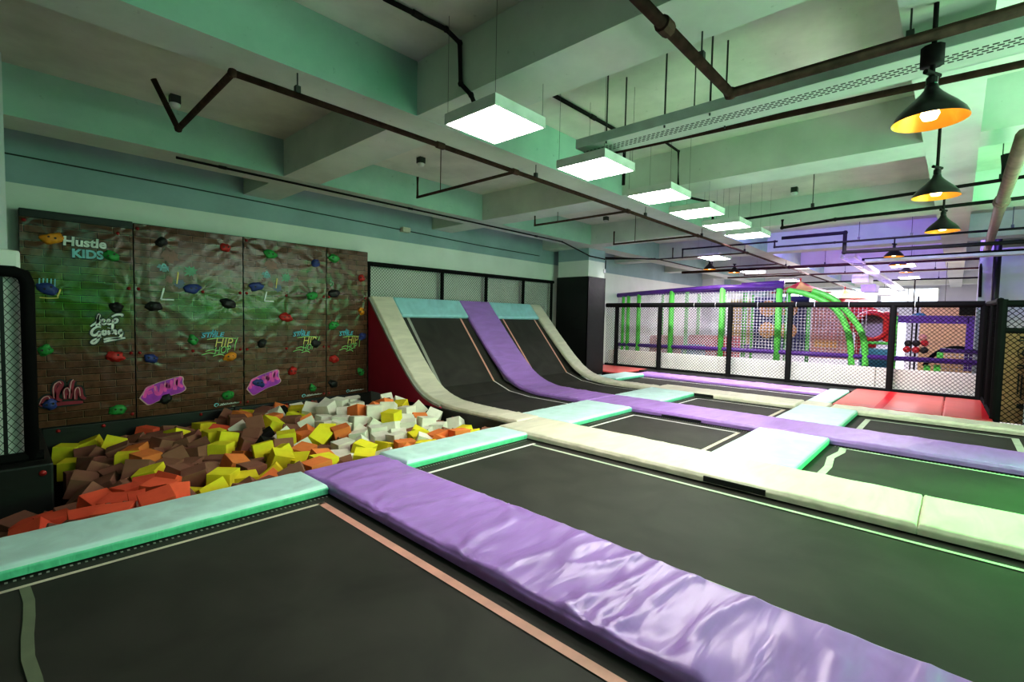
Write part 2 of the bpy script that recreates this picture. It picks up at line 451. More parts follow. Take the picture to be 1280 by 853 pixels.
# ------------------------------------------------------------------ camera
cam_d = bpy.data.cameras.new('camera'); cam = bpy.data.objects.new('camera', cam_d); COL.objects.link(cam)
yaw, pitch, roll = math.radians(42.858), math.radians(2.831), math.radians(1.159)
fw = Vector((math.cos(pitch) * math.cos(yaw), math.cos(pitch) * math.sin(yaw), -math.sin(pitch)))
rt = fw.cross(Vector((0, 0, 1))).normalized(); up = rt.cross(fw)
r2 = rt * math.cos(roll) + up * math.sin(roll); u2 = up * math.cos(roll) - rt * math.sin(roll)
mw = Matrix.Identity(4)
for i in range(3):
    mw[i][0], mw[i][1], mw[i][2] = r2[i], u2[i], -fw[i]
mw[2][3] = 1.5
cam.matrix_world = mw
cam_d.sensor_width = 36; cam_d.lens = 598.28 / 1280 * 36; cam_d.clip_start = .05; cam_d.clip_end = 200
sc.camera = cam
def project(p):
    v = Vector(p) - Vector((0, 0, 1.5)); d = v.dot(fw)
    return 640 + 598.28 * v.dot(r2) / d, 426.5 - 598.28 * v.dot(u2) / d

# ------------------------------------------------------------------ the room
YW = 8.85; SOF = 3.46; SLAB = 3.98; XE = 33.0
struct(box('floor', M['floor'], -4, 13.9, -6, YW, -1.25, -1.15))
struct(box('floor_play', M['playfloor'], 13.9, XE, -6, YW, -.1, 0))
struct(box('trim_platform', M['blackvinyl'], 13.2, 13.9, -.55, YW, -1.15, -.02))
struct(box('wall_left', M['wall'], -4, XE, YW, YW + .2, -1.2, 4.2))
struct(box('wall_near', M['wall'], -4.2, -4, -6, YW + .2, -1.2, 4.2))
struct(box('wall_back', M['wall'], -4, 1.6, -6.2, -6, -1.2, 4.2))
struct(box('wall_glare_block', M['floor'], 1.6, 15.9, -6.2, -6, -1.2, 2.5))  # unseen half wall, added to keep world light's reflection off the climbing panels
struct(box('wall_end', M['endwall'], XE, XE + .2, -6, YW + .2, -.1, 4.2))
struct(box('ceiling', M['slab'], -4, XE + .2, -6, YW + .2, SLAB, SLAB + .2))
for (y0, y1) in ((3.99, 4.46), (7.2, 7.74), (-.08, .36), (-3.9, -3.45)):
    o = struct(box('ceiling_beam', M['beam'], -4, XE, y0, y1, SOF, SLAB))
    o.data.materials.append(M['teal_lit_side'])
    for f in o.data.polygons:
        if f.normal.y < -.5: f.material_index = 1      # side facing the green lamp: its light painted in as teal
for (x0, x1) in ((-1.0, -.45), (2.86, 3.40), (6.79, 7.36), (10.75, 11.3), (14.7, 15.25), (18.6, 19.15), (22.5, 23.05), (26.4, 26.95), (30.3, 30.85)):
    ys = [-6, -3.9, -3.45, -.08, .36, 3.99, 4.46, 7.2, 7.74, YW]
    mb = MB()
    for a, b in zip(ys[0::2], ys[1::2]): mb.box(x0, x1, a, b, SOF + .002, SLAB)
    struct(mb.build('ceiling_cross_beam', M['beam'], None, (x0, 0, SOF)))
struct(box('pillar', M['wall'], 11.19, 12.02, 7.55, 8.6, -1.15, SLAB))
struct(box('pillar_left', M['pale'], -.9, .09, 6.95, 7.6, -.058, SLAB))
struct(box('pillar_far', M['pale'], 22.6, 24.0, 8.35, YW, 0, SLAB))
struct(box('pillar_right', M['pale'], 15.9, 16.4, -.57, -.32, 0, SLAB))
struct(box('wall_right', M['pale'], 15.95, 20, -6, -.62, 0, 3.35))
# windows high in the end wall
for k, (a, b) in enumerate(((.8, 3.1), (3.3, 5.6), (5.8, 8.2))):
    w = thing('window_%d' % (k + 1), (XE - .05, (a + b) / 2, 1.8), None, None); w['kind'] = 'structure'
    MB().box(XE - .06, XE - .03, a, b, 2.75, 3.42).build('pane', M['windowglow'], w)
    fr = MB()
    for zz in (2.72, 3.42): fr.box(XE - .1, XE - .02, a - .05, b + .05, zz, zz + .05)
    for yy in (a - .05, (a + b) / 2, b): fr.box(XE - .1, XE - .02, yy, yy + .05, 2.72, 3.47)
    fr.build('window_frame', M['lampframe'], w)

# ------------------------------------------------------------------ pads of the trampoline grid
pads = {}
flatpad('safety_pad', M['purple'], 1.96, 2.80, -3.0, 4.50, 'broad purple pad nearest the camera, creased and shiny, ending at the foam pit', amp=.0105, step=.03, seed=1,
        seams=((-1, 4.29), (-1, 6.26), (-1, 5.2), (1, 5.6), (-1, 2.9)))
o = flatpad('safety_pad', M['cream'], 4.72, 5.60, .15, 4.60, 'long cream pad with a black fastening strip on its side', amp=.0035, step=.04, seed=2)
MB().box(4.708, 4.722, 1.20, 1.76, -.075, -.022).build('fastening_strip', M['blackvinyl'], o)
flatpad('safety_pad', M['cream'], 4.72, 5.60, -3.2, .145, 'cream pad butted against the long cream pad, glowing green', amp=.005, step=.04, seed=3)
o = flatpad('safety_pad', M['purple'], 7.45, 8.42, -3.2, 4.92, 'purple pad running across the middle of the trampolines, meeting the ramp pad', amp=.0045, step=.04, seed=4)
MB().box(7.438, 7.452, 2.85, 3.5, -.078, -.05).build('fastening_strip', M['blackvinyl'], o)
o = flatpad('safety_pad', M['cream'], 10.0, 10.75, 2.12, 4.95, 'cream pad on the far side of the small trampolines, before the ramp end', amp=.0035, step=.05, seed=5)
MB().box(9.988, 10.002, 3.6, 4.0, -.078, -.02).build('fastening_strip', M['blackvinyl'], o)
flatpad('safety_pad', M['cream'], 10.2, 10.72, -3.2, 1.62, 'narrow cream pad in front of the red mats, tinted green', amp=.005, step=.05, seed=6)
flatpad('safety_pad', M['purple'], 12.3, 12.95, 2.1, 6.6, 'slim purple pad along the foot of the far net fence', amp=.006, step=.05, seed=7)
flatpad('safety_pad', M['cyan'], -1.2, 1.95, 3.98, 4.52, 'long cyan pad on the foam pit edge beside the broad purple pad', amp=.004, step=.04, seed=8, wr=(4, 3))
flatpad('safety_pad', M['cyan'], 2.83, 4.70, 4.06, 4.58, 'short cyan pad on the foam pit edge between purple and cream pads', amp=.004, step=.04, seed=9, wr=(6, 2))
flatpad('safety_pad', M['cyan'], 5.62, 7.44, 4.05, 4.98, 'wide cyan pad at the foot of the near ramp lane', amp=.0035, step=.05, seed=10, wr=(5, 3))
flatpad('safety_pad', M['cyan'], 8.43, 9.99, 4.0, 4.98, 'wide cyan pad at the foot of the far ramp lane', amp=.0035, step=.05, seed=11, wr=(5, 3))
flatpad('safety_pad', M['cyan'], 10.8, 12.3, 6.35, 6.95, 'small cyan pad beside the black pillar', amp=.003, step=.06, seed=12)
flatpad('safety_pad', M['cyan'], 5.61, 7.44, 1.16, 2.02, 'square cyan pad between the long cream pad and the middle purple pad', amp=.003, step=.05, seed=13, wr=(2, 2))
flatpad('safety_pad', M['cyan'], 8.43, 10.19, 1.20, 2.06, 'square cyan pad between the middle purple pad and the cream pad', amp=.003, step=.05, seed=14, wr=(2, 2))
flatpad('safety_pad', M['cyan'], 10.77, 13.15, 1.72, 2.09, 'thin cyan pad beside the red mats at the far fence', amp=.003, step=.06, seed=15)
flatpad('safety_pad', M['cream'], 10.2, 10.75, 1.66, 2.09, 'tiny cream end piece between the cyan pads near the red mats', amp=.002, step=.06, seed=16)
# red mats on the platform by the far fence
for (y0, y1, lab) in ((.12, 1.66, 'larger red floor mat beside the thin cyan pad'), (-.50, .11, 'smaller red floor mat in the fence corner')):
    o = make_pad('floor_mat', M['redmat'], [(y0, 0), (y1, 0)], (10.76, 13.7), thick=.05, amp=.0006, step=.1, seed=20)
    tag(o, lab, 'mat')
    if y0 > 0: MB().box(10.8, 13.68, .90, 1.03, .0006, .003).build('stripe', M['redpatch'], o)
    else: MB().prism([(10.9, -.49), (13.68, -.49), (13.68, -.43), (10.9, -.37)], 'Z', .0006, .003).build('stripe', M['redpatch'], o)
o = make_pad('floor_mat', M['redmat'], [(6.98, -.005), (8.5, -.005)], (12.1, 13.7), thick=.05, amp=.0006, step=.1, seed=21)
tag(o, 'dark red floor mat behind the black pillar', 'mat')

# ------------------------------------------------------------------ trampoline beds
BZ = -.10
def tape(parent, pts, w, mat):
    """flat tape along a polyline lying on the mat"""
    P = [Vector((*p, BZ + .003)) for p in pts]; mb = MB(); L = []
    for i, p in enumerate(P):
        a = (P[min(i + 1, len(P) - 1)] - P[max(i - 1, 0)]).normalized()
        s = Vector((-a.y, a.x, 0)) * w / 2
        L += [tuple(p + s), tuple(p - s)]
    mb.add(L, [(2 * i, 2 * i + 1, 2 * i + 3, 2 * i + 2) for i in range(len(P) - 1)])
    return mb.build('boundary_tape', mat, parent)
def trampoline(x0, x1, y0, y1, label, tapes, webs=()):
    t = thing('trampoline', ((x0 + x1) / 2, (y0 + y1) / 2, BZ), label, 'trampoline', 'trampoline beds of the jump grid')
    nx, ny = 8, 12
    vs = [(x0 + (x1 - x0) * i / nx, y0 + (y1 - y0) * j / ny, BZ - .012 * math.sin(PI * i / nx) * math.sin(PI * j / ny)) for j in range(ny + 1) for i in range(nx + 1)]
    fs = [(j * (nx + 1) + i, j * (nx + 1) + i + 1, (j + 1) * (nx + 1) + i + 1, (j + 1) * (nx + 1) + i) for j in range(ny) for i in range(nx)]
    MB().add(vs, fs).build('jumping_mat', M['bed'], t, smooth=True)
    fr = MB(); r = .03
    for a, b in (((x0, y0), (x1, y0)), ((x1, y0), (x1, y1)), ((x1, y1), (x0, y1)), ((x0, y1), (x0, y0))):
        fr.bar((*a, BZ - .04), (*b, BZ - .04), r, 8)
    fr.build('steel_frame', M['blackmetal'], t)
    for (a, b, c, d) in webs:
        mb = MB().add([(a, c, BZ + .004), (b, c, BZ + .004), (b, d, BZ + .004), (a, d, BZ + .004)], [(0, 1, 2, 3)])
        mb.build('edge_webbing', M['webx'] if (b - a) > (d - c) else M['weby'], t)
    for (pts, w, mat) in tapes: tape(t, pts, w, M[mat])
    return t
wavy = [(.075 + .012 * math.sin(k * 1.3) + .006 * math.sin(k * 3.1), 3.83 - .2 * k) for k in range(30)]
trampoline(-1.4, 2.05, -3.2, 4.1, 'front trampoline bed between the long cyan pad and broad purple pad',
           [([(-1.3, 3.845), (1.86, 3.845)], .034, 'tape_cream'), ([(1.83, 3.86), (1.83, -3)], .062, 'tape_pink'), (wavy, .046, 'tape_olive')],
           [(-1.2, 1.95, 3.945, 3.972)])
trampoline(2.7, 4.82, -3.2, 4.16, 'largest trampoline bed between the broad purple pad and long cream pad',
           [([(2.9, 3.86), (4.63, 3.86)], .042, 'tape_white'), ([(4.565, 3.85), (4.565, -3)], .042, 'tape_green'), ([(2.93, 3.86), (2.93, -3)], .05, 'tape_green')],
           [(2.85, 4.68, 4.02, 4.05)])
trampoline(5.5, 7.55, 1.9, 4.15, 'small trampoline bed between two wide cyan pads and the middle purple pad',
           [([(5.75, 3.90), (7.27, 3.90)], .04, 'tape_white'), ([(7.25, 3.90), (7.25, 2.22)], .04, 'tape_white'), ([(5.75, 2.235), (7.27, 2.235)], .05, 'tape_cream'), ([(5.8, 3.9), (5.8, 2.2)], .04, 'tape_white')],
           [(5.62, 7.44, 4.01, 4.04), (7.40, 7.43, 2.1, 4.0)])
z = [(6.0 - .3, .99), (6.3, .98), (6.75, 1.03), (7.15, .98), (7.40, 1.0)]
trampoline(5.5, 7.55, -3.2, 1.26, 'trampoline bed beyond the square cyan pad, with wavy end tape',
           [(z, .075, 'tape_green'), ([(7.375, 1.0), (7.375, -3)], .04, 'tape_green'), ([(5.75, 1), (5.75, -3)], .04, 'tape_green')], [(7.40, 7.43, -3, 1.1)])
trampoline(8.32, 10.1, 1.95, 4.1, 'small trampoline bed second across from the climbing wall, by the far cream pad',
           [([(8.6, 3.86), (9.84, 3.86)], .04, 'tape_white'), ([(9.83, 3.86), (9.83, 2.25)], .04, 'tape_white'), ([(8.6, 2.26), (9.85, 2.26)], .06, 'tape_cream'), ([(8.6, 3.86), (8.6, 2.26)], .04, 'tape_white')],
           [(8.43, 9.99, 3.965, 3.99), (9.95, 9.985, 2.1, 3.95)])
trampoline(8.32, 10.3, -1.0, 1.3, 'trampoline bed beside the narrow green tinted pad, with pale end tapes',
           [([(8.6, 1.02), (9.97, 1.02)], .075, 'tape_green'), ([(9.95, 1.02), (9.95, -.7)], .05, 'tape_green'), ([(8.6, -.69), (9.97, -.69)], .08, 'tape_green'), ([(8.6, 1), (8.6, -.7)], .04, 'tape_green')])
trampoline(10.65, 12.4, 2.0, 6.45, 'slim far trampoline bed along the slim purple pad',
           [([(12.18, 6.4), (12.18, 2.1)], .05, 'tape_white'), ([(10.95, 6.4), (10.95, 2.1)], .05, 'tape_white')])

# ------------------------------------------------------------------ the ramp
prof = smooth_path([(4.62, 0), (5.7, 0), (6.45, .02), (6.95, .19), (7.35, .52), (7.9, 1.09), (8.62, 1.88)], 2)
def offs(p, d):
    out = []
    for i, q in enumerate(p):
        a = Vector(p[min(i + 1, len(p) - 1)]) - Vector(p[max(i - 1, 0)]); a.normalize()
        out.append((q[0] + a[1] * d, q[1] - a[0] * d))
    return out
def ramp_pad(mat, x0, x1, y0, label, seed, amp=.006):
    p = [q for q in prof if q[0] > y0 + .05]; p = [(y0, 0)] + p
    o = make_pad('ramp_pad', mat, p, (x0, x1), thick=.085, amp=amp, step=.05, seed=seed, wr=(.8, 9))
    return tag(o, label, 'safety pad')
ramp_pad(M['cream'], 5.12, 5.62, 4.62, 'cream pad curving up the ramp beside the red side panel', 31)
ramp_pad(M['purple'], 7.45, 8.41, 4.94, 'purple pad curving up the middle of the ramp', 32, .008)
ramp_pad(M['cream'], 10.0, 10.42, 4.97, 'cream pad curving up the far side of the ramp by the black pillar', 33)
a, b = Vector((8.28, 1.505)), Vector((8.62, 1.88))
for (x0, x1, lab, sd) in ((5.63, 7.44, 'pale blue pad along the top of the near ramp lane', 34), (8.42, 9.99, 'pale blue pad along the top of the far ramp lane', 35)):
    tag(make_pad('ramp_pad', M['cyanramp'], [tuple(a), tuple(b)], (x0, x1), amp=.004, step=.05, seed=sd, wr=(5, 2)), lab, 'safety pad')
def ramp_bed(x0, x1, label, lt, rtp):
    t = thing('ramp_trampoline', ((x0 + x1) / 2, 7.0, -.1), label, 'trampoline', 'ramp trampolines')
    K = (7.22, .13)      # the fold between the flat and the sloping mat
    d = Vector((8.55 - K[0], 1.70 - K[1]))
    MB().add([(x0, K[0] - .02, K[1] - .02), (x1, K[0] - .02, K[1] - .02), (x1, 8.55, 1.70), (x0, 8.55, 1.70)], [(0, 1, 2, 3)]).build('sloping_mat', M['bed'], t)
    fl = [(4.6, -.1), (6.2, -.085), (6.75, -.03), K]
    vs = [(x, p[0], p[1]) for p in fl for x in (x0, x1)]
    MB().add(vs, [(2 * i, 2 * i + 1, 2 * i + 3, 2 * i + 2) for i in range(3)]).build('flat_mat', M['bed'], t)
    n = Vector((-d[1], d[0])).normalized() * .006
    def sl(f): return Vector(K) + d * f + n
    def strip(xa, xb, f0, f1, w, mat):
        p, q = sl(f0), sl(f1)
        if abs(xa - xb) < 1e-6: vs = [(xa - w / 2, *p), (xa + w / 2, *p), (xa + w / 2, *q), (xa - w / 2, *q)]
        else: vs = [(xa, *p), (xb, *p), (xb, *q), (xa, *q)]
        MB().add(vs, [(0, 1, 2, 3)]).build('boundary_tape', M[mat], t)
    xl, xr_ = x0 + lt[0], x1 - rtp[0]
    strip(xl, xl, 0, .865, lt[1], lt[2]); strip(xr_, xr_, 0, .865, rtp[1], rtp[2])
    strip(xl - .03, xr_ + .03, .845, .87, 0, lt[2])
    for xx, mat in ((xr_, 'tape_white'), (xl, 'tape_white')):
        vs = []
        for p in fl: vs += [(xx - .02, p[0], p[1] + .004), (xx + .02, p[0], p[1] + .004)]
        MB().add(vs, [(2 * i, 2 * i + 1, 2 * i + 3, 2 * i + 2) for i in range(3)]).build('boundary_tape', M[mat], t)
    return t
ramp_bed(5.5, 7.55, 'near ramp trampoline between cream and purple curved pads', (.30, .07, 'tape_grey'), (.32, .05, 'tape_pink'))
ramp_bed(8.3, 10.1, 'far ramp trampoline between purple pad and far cream pad', (.33, .05, 'tape_pink'), (.26, .05, 'tape_pink'))
# support frame behind the mats, red side panel and black skirt
t = thing('ramp_side_panel', (5.08, 7.6, -.06), 'crimson padded triangle closing the side of the ramp next to climbing wall', 'panel')
low = [(q[0] + .02, q[1] - .05) for q in prof if q[0] > 6.3]
MB().prism([(8.62, -.06), (6.32, -.06)] + low, 'X', 5.065, 5.10).build('vinyl_cover', M['redside'], t)
MB().prism([(q[0], q[1] - .035) for q in prof if q[0] > 6.3] + list(reversed([(q[0] + .012, q[1] - .075) for q in prof if q[0] > 6.3])), 'X', 5.06, 5.11).build('edge_trim', M['tape_grey'], t)
t = thing('pit_side_pad', (5.09, 6.5, -1.15), 'black pit wall under the ramp, one red bolt in it', 'wall pad')
MB().box(5.07, 5.14, 4.6, 8.6, -1.15, -.065).build('vinyl_cover', M['blackvinyl'], t)
MB().lathe([(.0, -.016), (.016, -.012), (.024, 0)], (5.07, 6.0, -.17), 12, 'X').build('bolt_cap', M['cap'], t, smooth=True)

# ------------------------------------------------------------------ fences
def net(mb, p0, u, L, z0, z1, cw, ch, r, square=False):
    """cord net in the vertical plane through p0 along u: straight cords clipped to the rectangle"""
    p0 = Vector(p0); u = Vector(u); H = z1 - z0
    def seg(a, b):
        A = p0 + u * a[0]; B = p0 + u * b[0]
        mb.bar((A.x, A.y, z0 + a[1]), (B.x, B.y, z0 + b[1]), r, 3)
    if square:
        for i in range(int(L / cw) + 1): seg((i * cw, 0), (i * cw, H))
        for i in range(int(H / ch) + 1): seg((0, i * ch), (L, i * ch))
        return mb
    k = ch / cw; run = H / k
    s = -run
    while s < L:
        a, b = max(0, s), min(L, s + run)
        if b - a > .01:
            seg((a, (a - s) * k), (b, (b - s) * k)); seg((a, H - (a - s) * k), (b, H - (b - s) * k))
        s += cw
    return mb
def post(mb, x, y, z0, z1, r=.045): return mb.bar((x, y, z0), (x, y, z1), r, 10)

# fence on top of the ramp
t = thing('net_fence', (7.7, 8.7, 1.2), 'black net fence standing on the wall behind the ramp', 'fence')
MB().bar((5.08, 8.7, 2.52), (11.1, 8.7, 2.55), .045, 8).build('top_rail', M['foamsleeve'], t)
for x in (5.1, 6.98, 8.38, 9.78, 11.02): post(MB(), x, 8.7, -.1 if x > 11 else 1.2, 2.53, .042).build('post', M['foamsleeve'], t)
MB().bar((10.8, 8.7, 1.27), (11.05, 8.7, 1.27), .04, 8).build('middle_rail', M['foamsleeve'], t)
net(MB(), (5.1, 8.7, 0), (1, 0, 0), 5.9, 1.1, 2.52, .066, .066, .0036).build('net', M['wire'], t)
# fence at the far side
t = thing('net_fence', (13.8, 4, 0), 'long black net fence between the trampolines and play area', 'fence')
MB().bar((13.8, -.40, 1.965), (13.8, 8.55, 1.965), .068, 10).build('top_rail', M['foamsleeve'], t)
MB().bar((13.8, -.40, .02), (13.8, 8.55, .02), .035, 8).build('bottom_rail', M['foamsleeve'], t)
for y in (8.15, 6.66, 4.60, 3.13, 1.07, -.40): post(MB(), 13.8, y, -.02, 1.96, .065).build('post', M['foamsleeve'], t)
net(MB(), (13.8, -.4, 0), (0, 1, 0), 8.95, .03, 1.93, .085, .085, .0048).build('net', M['wire'], t)
for y in (.7, 1.9, 2.6, 3.0, 3.9, 5.0, 5.6, 7.3): MB().lathe([(.0705, -.006), (.0715, 0), (.0705, .006)], (13.8, y, 1.965), 10, 'Y').build('cable_tie', M['white'], t)
# return fence and right fence
t = thing('net_fence', (12.4, -.5, 0), 'short return fence joining the long fence corner to the dark green post', 'fence')
MB().bar((11.1, -.5, 1.93), (13.8, -.45, 1.97), .05, 10).build('top_rail', M['foamsleeve'], t)
MB().bar((11.1, -.5, .03), (13.8, -.45, .03), .04, 8).build('bottom_rail', M['foamsleeve'], t)
post(MB(), 12.5, -.485, 0, 1.95, .05).build('post', M['foamsleeve'], t)
net(MB(), (11.1, -.5, 0), (1, .0185, 0), 2.7, .03, 1.93, .085, .085, .0042).build('net', M['wire'], t)
t = thing('net_fence', (11.05, -1.8, 0), 'black net fence in front of the brown board', 'fence')
post(MB(), 11.05, -.52, -.05, 1.95, .065).build('post', M['foamsleeve'], t)
MB().bar((11.05, -.5, 1.88), (11.05, -3.2, 1.88), .055, 10).build('top_rail', M['foamsleeve'], t)
MB().bar((11.05, -.5, 1.45), (11.05, -3.2, 1.45), .045, 10).build('middle_rail', M['foamsleeve'], t)
net(MB(), (11.05, -3.2, 0), (0, 1, 0), 2.7, -.05, 1.88, .085, .085, .0055).build('net', M['wire'], t)
post(MB(), 11.05, -3.2, -.05, 1.9, .065).build('post', M['foamsleeve'], t)
# left fence on its black base
t = thing('net_fence', (-.5, 6.8, 0), 'black net fence on the black box beside the climbing wall', 'fence')
pth = [(-2.2, 6.8, 1.85), (.12, 6.8, 1.85), (.19, 6.8, 1.82), (.215, 6.8, 1.74), (.215, 6.8, -.03)]
MB().tube(pth, .055, 12).build('post', M['foamsleeve'], t, smooth=True)
MB().bar((-2.2, 6.8, .0), (.3, 6.8, -.0), .05, 8).build('bottom_rail', M['foamsleeve'], t)
net(MB(), (-2.2, 6.8, 0), (1, 0, 0), 2.42, .0, 1.85, .06, .08, .0026).build('net', M['wire'], t)
MB().box(.02, .05, 6.79, 6.81, 0, 1.85).build('net_seam', M['blackmetal'], t)
t = thing('pit_box', (-.9, 7.6, -1.15), 'black padded box carrying the net fence at the pit corner', 'box')
MB().box(-2.3, .36, 6.62, 8.58, -1.15, -.06).build('vinyl_cover', M['blackvinyl'], t, bevel=.02)
MB().lathe([(0, -.02), (.02, -.014), (.03, 0)], (.28, 6.615, -.15), 12, 'Y').build('bolt_cap', M['cap'], t, smooth=True)
t = tag(MB().box(-.55, .175, 6.9, 7.45, -.06, 2.07).build('column_padding', M['wrap'], None, (0, 7.2, -.06), bevel=.03), 'white padding wrapped round the column behind the net fence', 'padding')
# padding round the pillar
t = thing('pillar_padding', (11.6, 8.0, 0), 'black padding wrapped round the pillar beside the ramp', 'padding')
mb = MB(); mb.box(11.165, 11.19, 7.53, 8.62, -.1, 2.68); mb.box(11.165, 12.05, 7.53, 7.55, -.1, 2.68); mb.box(12.02, 12.05, 7.53, 8.62, -.1, 2.68)
mb.build('vinyl_cover', M['blackvinyl'], t)

# ------------------------------------------------------------------ climbing wall
YC = 8.65
def hold_mesh(seed, rx=.088, rz=.072, ry=.05):
    bm = bmesh.new(); bmesh.ops.create_icosphere(bm, subdivisions=3, radius=1)
    ln = 1 + .25 * math.sin(seed * 1.7); sk = .35 * math.sin(seed * 2.3)
    for v in bm.verts:
        n = 1 + .38 * noise.noise(v.co * 1.3 + Vector((seed * 3.7, 1, 2))) + .10 * noise.noise(v.co * 4 + Vector((seed, 5, 2)))
        c = v.co * n
        c = Vector((c.x * rx * ln, c.y * ry, c.z * rz))
        c.z += sk * c.x * .6
        if c.y > 0: c.y *= .2
        v.co = c
    vs = [tuple(v.co) for v in bm.verts]; fs = [tuple(q.index for q in f.verts) for f in bm.faces]; bm.free()
    return vs, fs
pidx = [0]
def add_hold(panel, colour, x, z):
    pidx[0] += 1
    vs, fs = hold_mesh(pidx[0])
    mb = MB().add([(x + a, YC - .012 + b, z + c) for a, b, c in vs], fs)
    h = mb.build('climbing_hold', M['hold_' + colour], panel, smooth=True)
    h['label'] = '%s lumpy climbing hold' % colour
    k = math.sin(pidx[0] * 2.1)
    for dx, dz in ((-.032, .004 + .012 * k), (.03, .012 - .01 * k)):
        MB().lathe([(0, -.058), (.013, -.058), (.014, -.03)], (x + dx, YC - .006, z + dz), 10, 'Y').build('bolt_hole', M['ink'], h)
def add_cap(panel, x, z, y=YC, r=.024):
    MB().lathe([(0, -.022), (r * .6, -.018), (r * .9, -.01), (r, .002)], (x, y - .006, z), 12, 'Y').build('bolt_cap', M['cap'], panel, smooth=True)
def ribbon(panel, name, pts, w, mat, dy=.012, closed=False):
    """painted stroke lying on the banner"""
    P = [Vector((p[0], p[1])) for p in pts]; vs = []; nn = len(P)
    for i, p in enumerate(P):
        a = (P[min(i + 1, nn - 1)] - P[max(i - 1, 0)])
        if a.length < 1e-9: a = Vector((1, 0))
        a.normalize(); s = Vector((-a.y, a.x))
        f = 1.0
        if nn > 3: f = .55 + .45 * math.sin(PI * min(1, max(0, (i + .6) / (nn + .2))))
        vs += [p + s * w * f / 2, p - s * w * f / 2]
    q = [(v.x, YC - dy, v.y) for v in vs]
    MB_ = MB().add(q, [(2 * i, 2 * i + 1, 2 * i + 3, 2 * i + 2) for i in range(nn - 1)])
    return MB_ if name is None else MB_.build(name, mat, panel)
def curve_pts(pts, it=2):
    return smooth_path([tuple(p) for p in pts], it)
def text_mb(s, x0, z0, width, height, shear=0, offset=.0, dy=.012, slope=0, y=None, axis='Y'):
    cu = bpy.data.curves.new('lettering', 'FONT'); cu.body = s; cu.size = 1; cu.offset = offset; cu.shear = shear; cu.resolution_u = 3
    ob = bpy.data.objects.new('lettering', cu); COL.objects.link(ob)
    dg = bpy.context.evaluated_depsgraph_get(); me = bpy.data.meshes.new_from_object(ob.evaluated_get(dg))
    vs = [v.co.copy() for v in me.vertices]; fs = [tuple(p.vertices) for p in me.polygons]
    bpy.data.objects.remove(ob); bpy.data.curves.remove(cu); bpy.data.meshes.remove(me)
    ax, bx = min(v.x for v in vs), max(v.x for v in vs); ay, by = min(v.y for v in vs), max(v.y for v in vs)
    kx, ky = width / (bx - ax), height / (by - ay)
    out = []
    for v in vs:
        u = (v.x - ax) * kx; w = (v.y - ay) * ky + slope * u
        if axis == 'Y': out.append((x0 + u, (y if y is not None else YC) - dy, z0 + w))
        else: out.append((y, x0 - u, z0 + w))
    return MB().add(out, fs)
def lettering(panel, s, x0, z0, w, h, mat, **kw): return text_mb(s, x0, z0, w, h, **kw).build('printed_lettering', mat, panel)

panels = [(.215, 1.345), (1.355, 2.775), (2.785, 4.195), (4.205, 5.05)]
plabel = ['first climbing panel, black padding on its top edge, white lettering high up', 'second climbing panel, widest, with rainbow graffiti and a pink bubble tag',
          'third climbing panel, blue hold stuck on its pink bubble tag', 'fourth and narrowest climbing panel, next to the crimson ramp side']
G1 = (.3, 2.4, .3); DK = (.35, .42, .38)
banner_tints = [[(.8, 1.62, .95, .75, 1, (.34, 3.0, .25)), (.6, 2.7, .9, .4, .7, (.45, .42, .42)), (.6, .15, .8, .5, .3, (.7, .65, .6))],  # green tints: part spray print, part reflection of the green lamp
          [(2.3, 1.60, .75, .5, 1, (.40, 2.7, .34)), (1.5, 1.78, .35, .5, .7, (.42, 1.2, .5)), (1.9, 1.15, .6, .2, .4, (.7, .95, .75))],
          [(3.1, 1.55, .62, .5, 1, (.40, 2.6, .34)), (3.9, 1.8, .4, .3, .4, (.8, .9, .9))],
          [(4.25, 2.0, .3, .3, .5, (.7, .8, .75))]]
holds = dict(orange=[(.51, 2.4), (2.57, .77), (4.91, 1.56)],
             green=[(1.1, 2.24), (.42, .95), (1.14, .08), (2.06, 1.05), (2.54, .14), (3.2, 2.49), (3.92, 1.82), (3.93, .13), (4.34, 2.54), (4.33, 1.28), (4.9, .36)],
             blue=[(.46, 1.75), (.45, .24), (2.07, 1.84), (1.53, .79), (3.99, 2.42), (2.98, 1.93), (3.01, .3), (4.93, 1.06)],
             black=[(1.15, 1.53), (1.68, 2.5), (1.57, 1.56), (2.55, 1.63), (1.7, .18), (3.07, .98), (3.99, .95), (4.34, 1.88), (4.33, .17)],
             red=[(1.12, .84), (2.52, 2.52), (3.46, 1.42), (3.57, .46), (4.91, 2.21), (4.35, .64)])
caps = [(.26, 2.6), (1.18, 2.56), (1.4, 2.66), (1.29, 1.8), (1.40, 1.8), (1.30, .88), (1.40, .88), (2.06, .88), (1.30, .0), (2.2, 1.8), (2.83, 1.81), (2.73, 1.81), (3.47, 1.8), (4.15, 1.81),
        (4.25, 1.81), (5.0, 1.82), (2.83, 2.68), (2.73, .88), (2.83, .88), (3.47, .87), (4.15, .88), (4.25, .88), (2.72, .0), (2.83, .0), (4.15, .0), (4.25, .0)]
climb = []
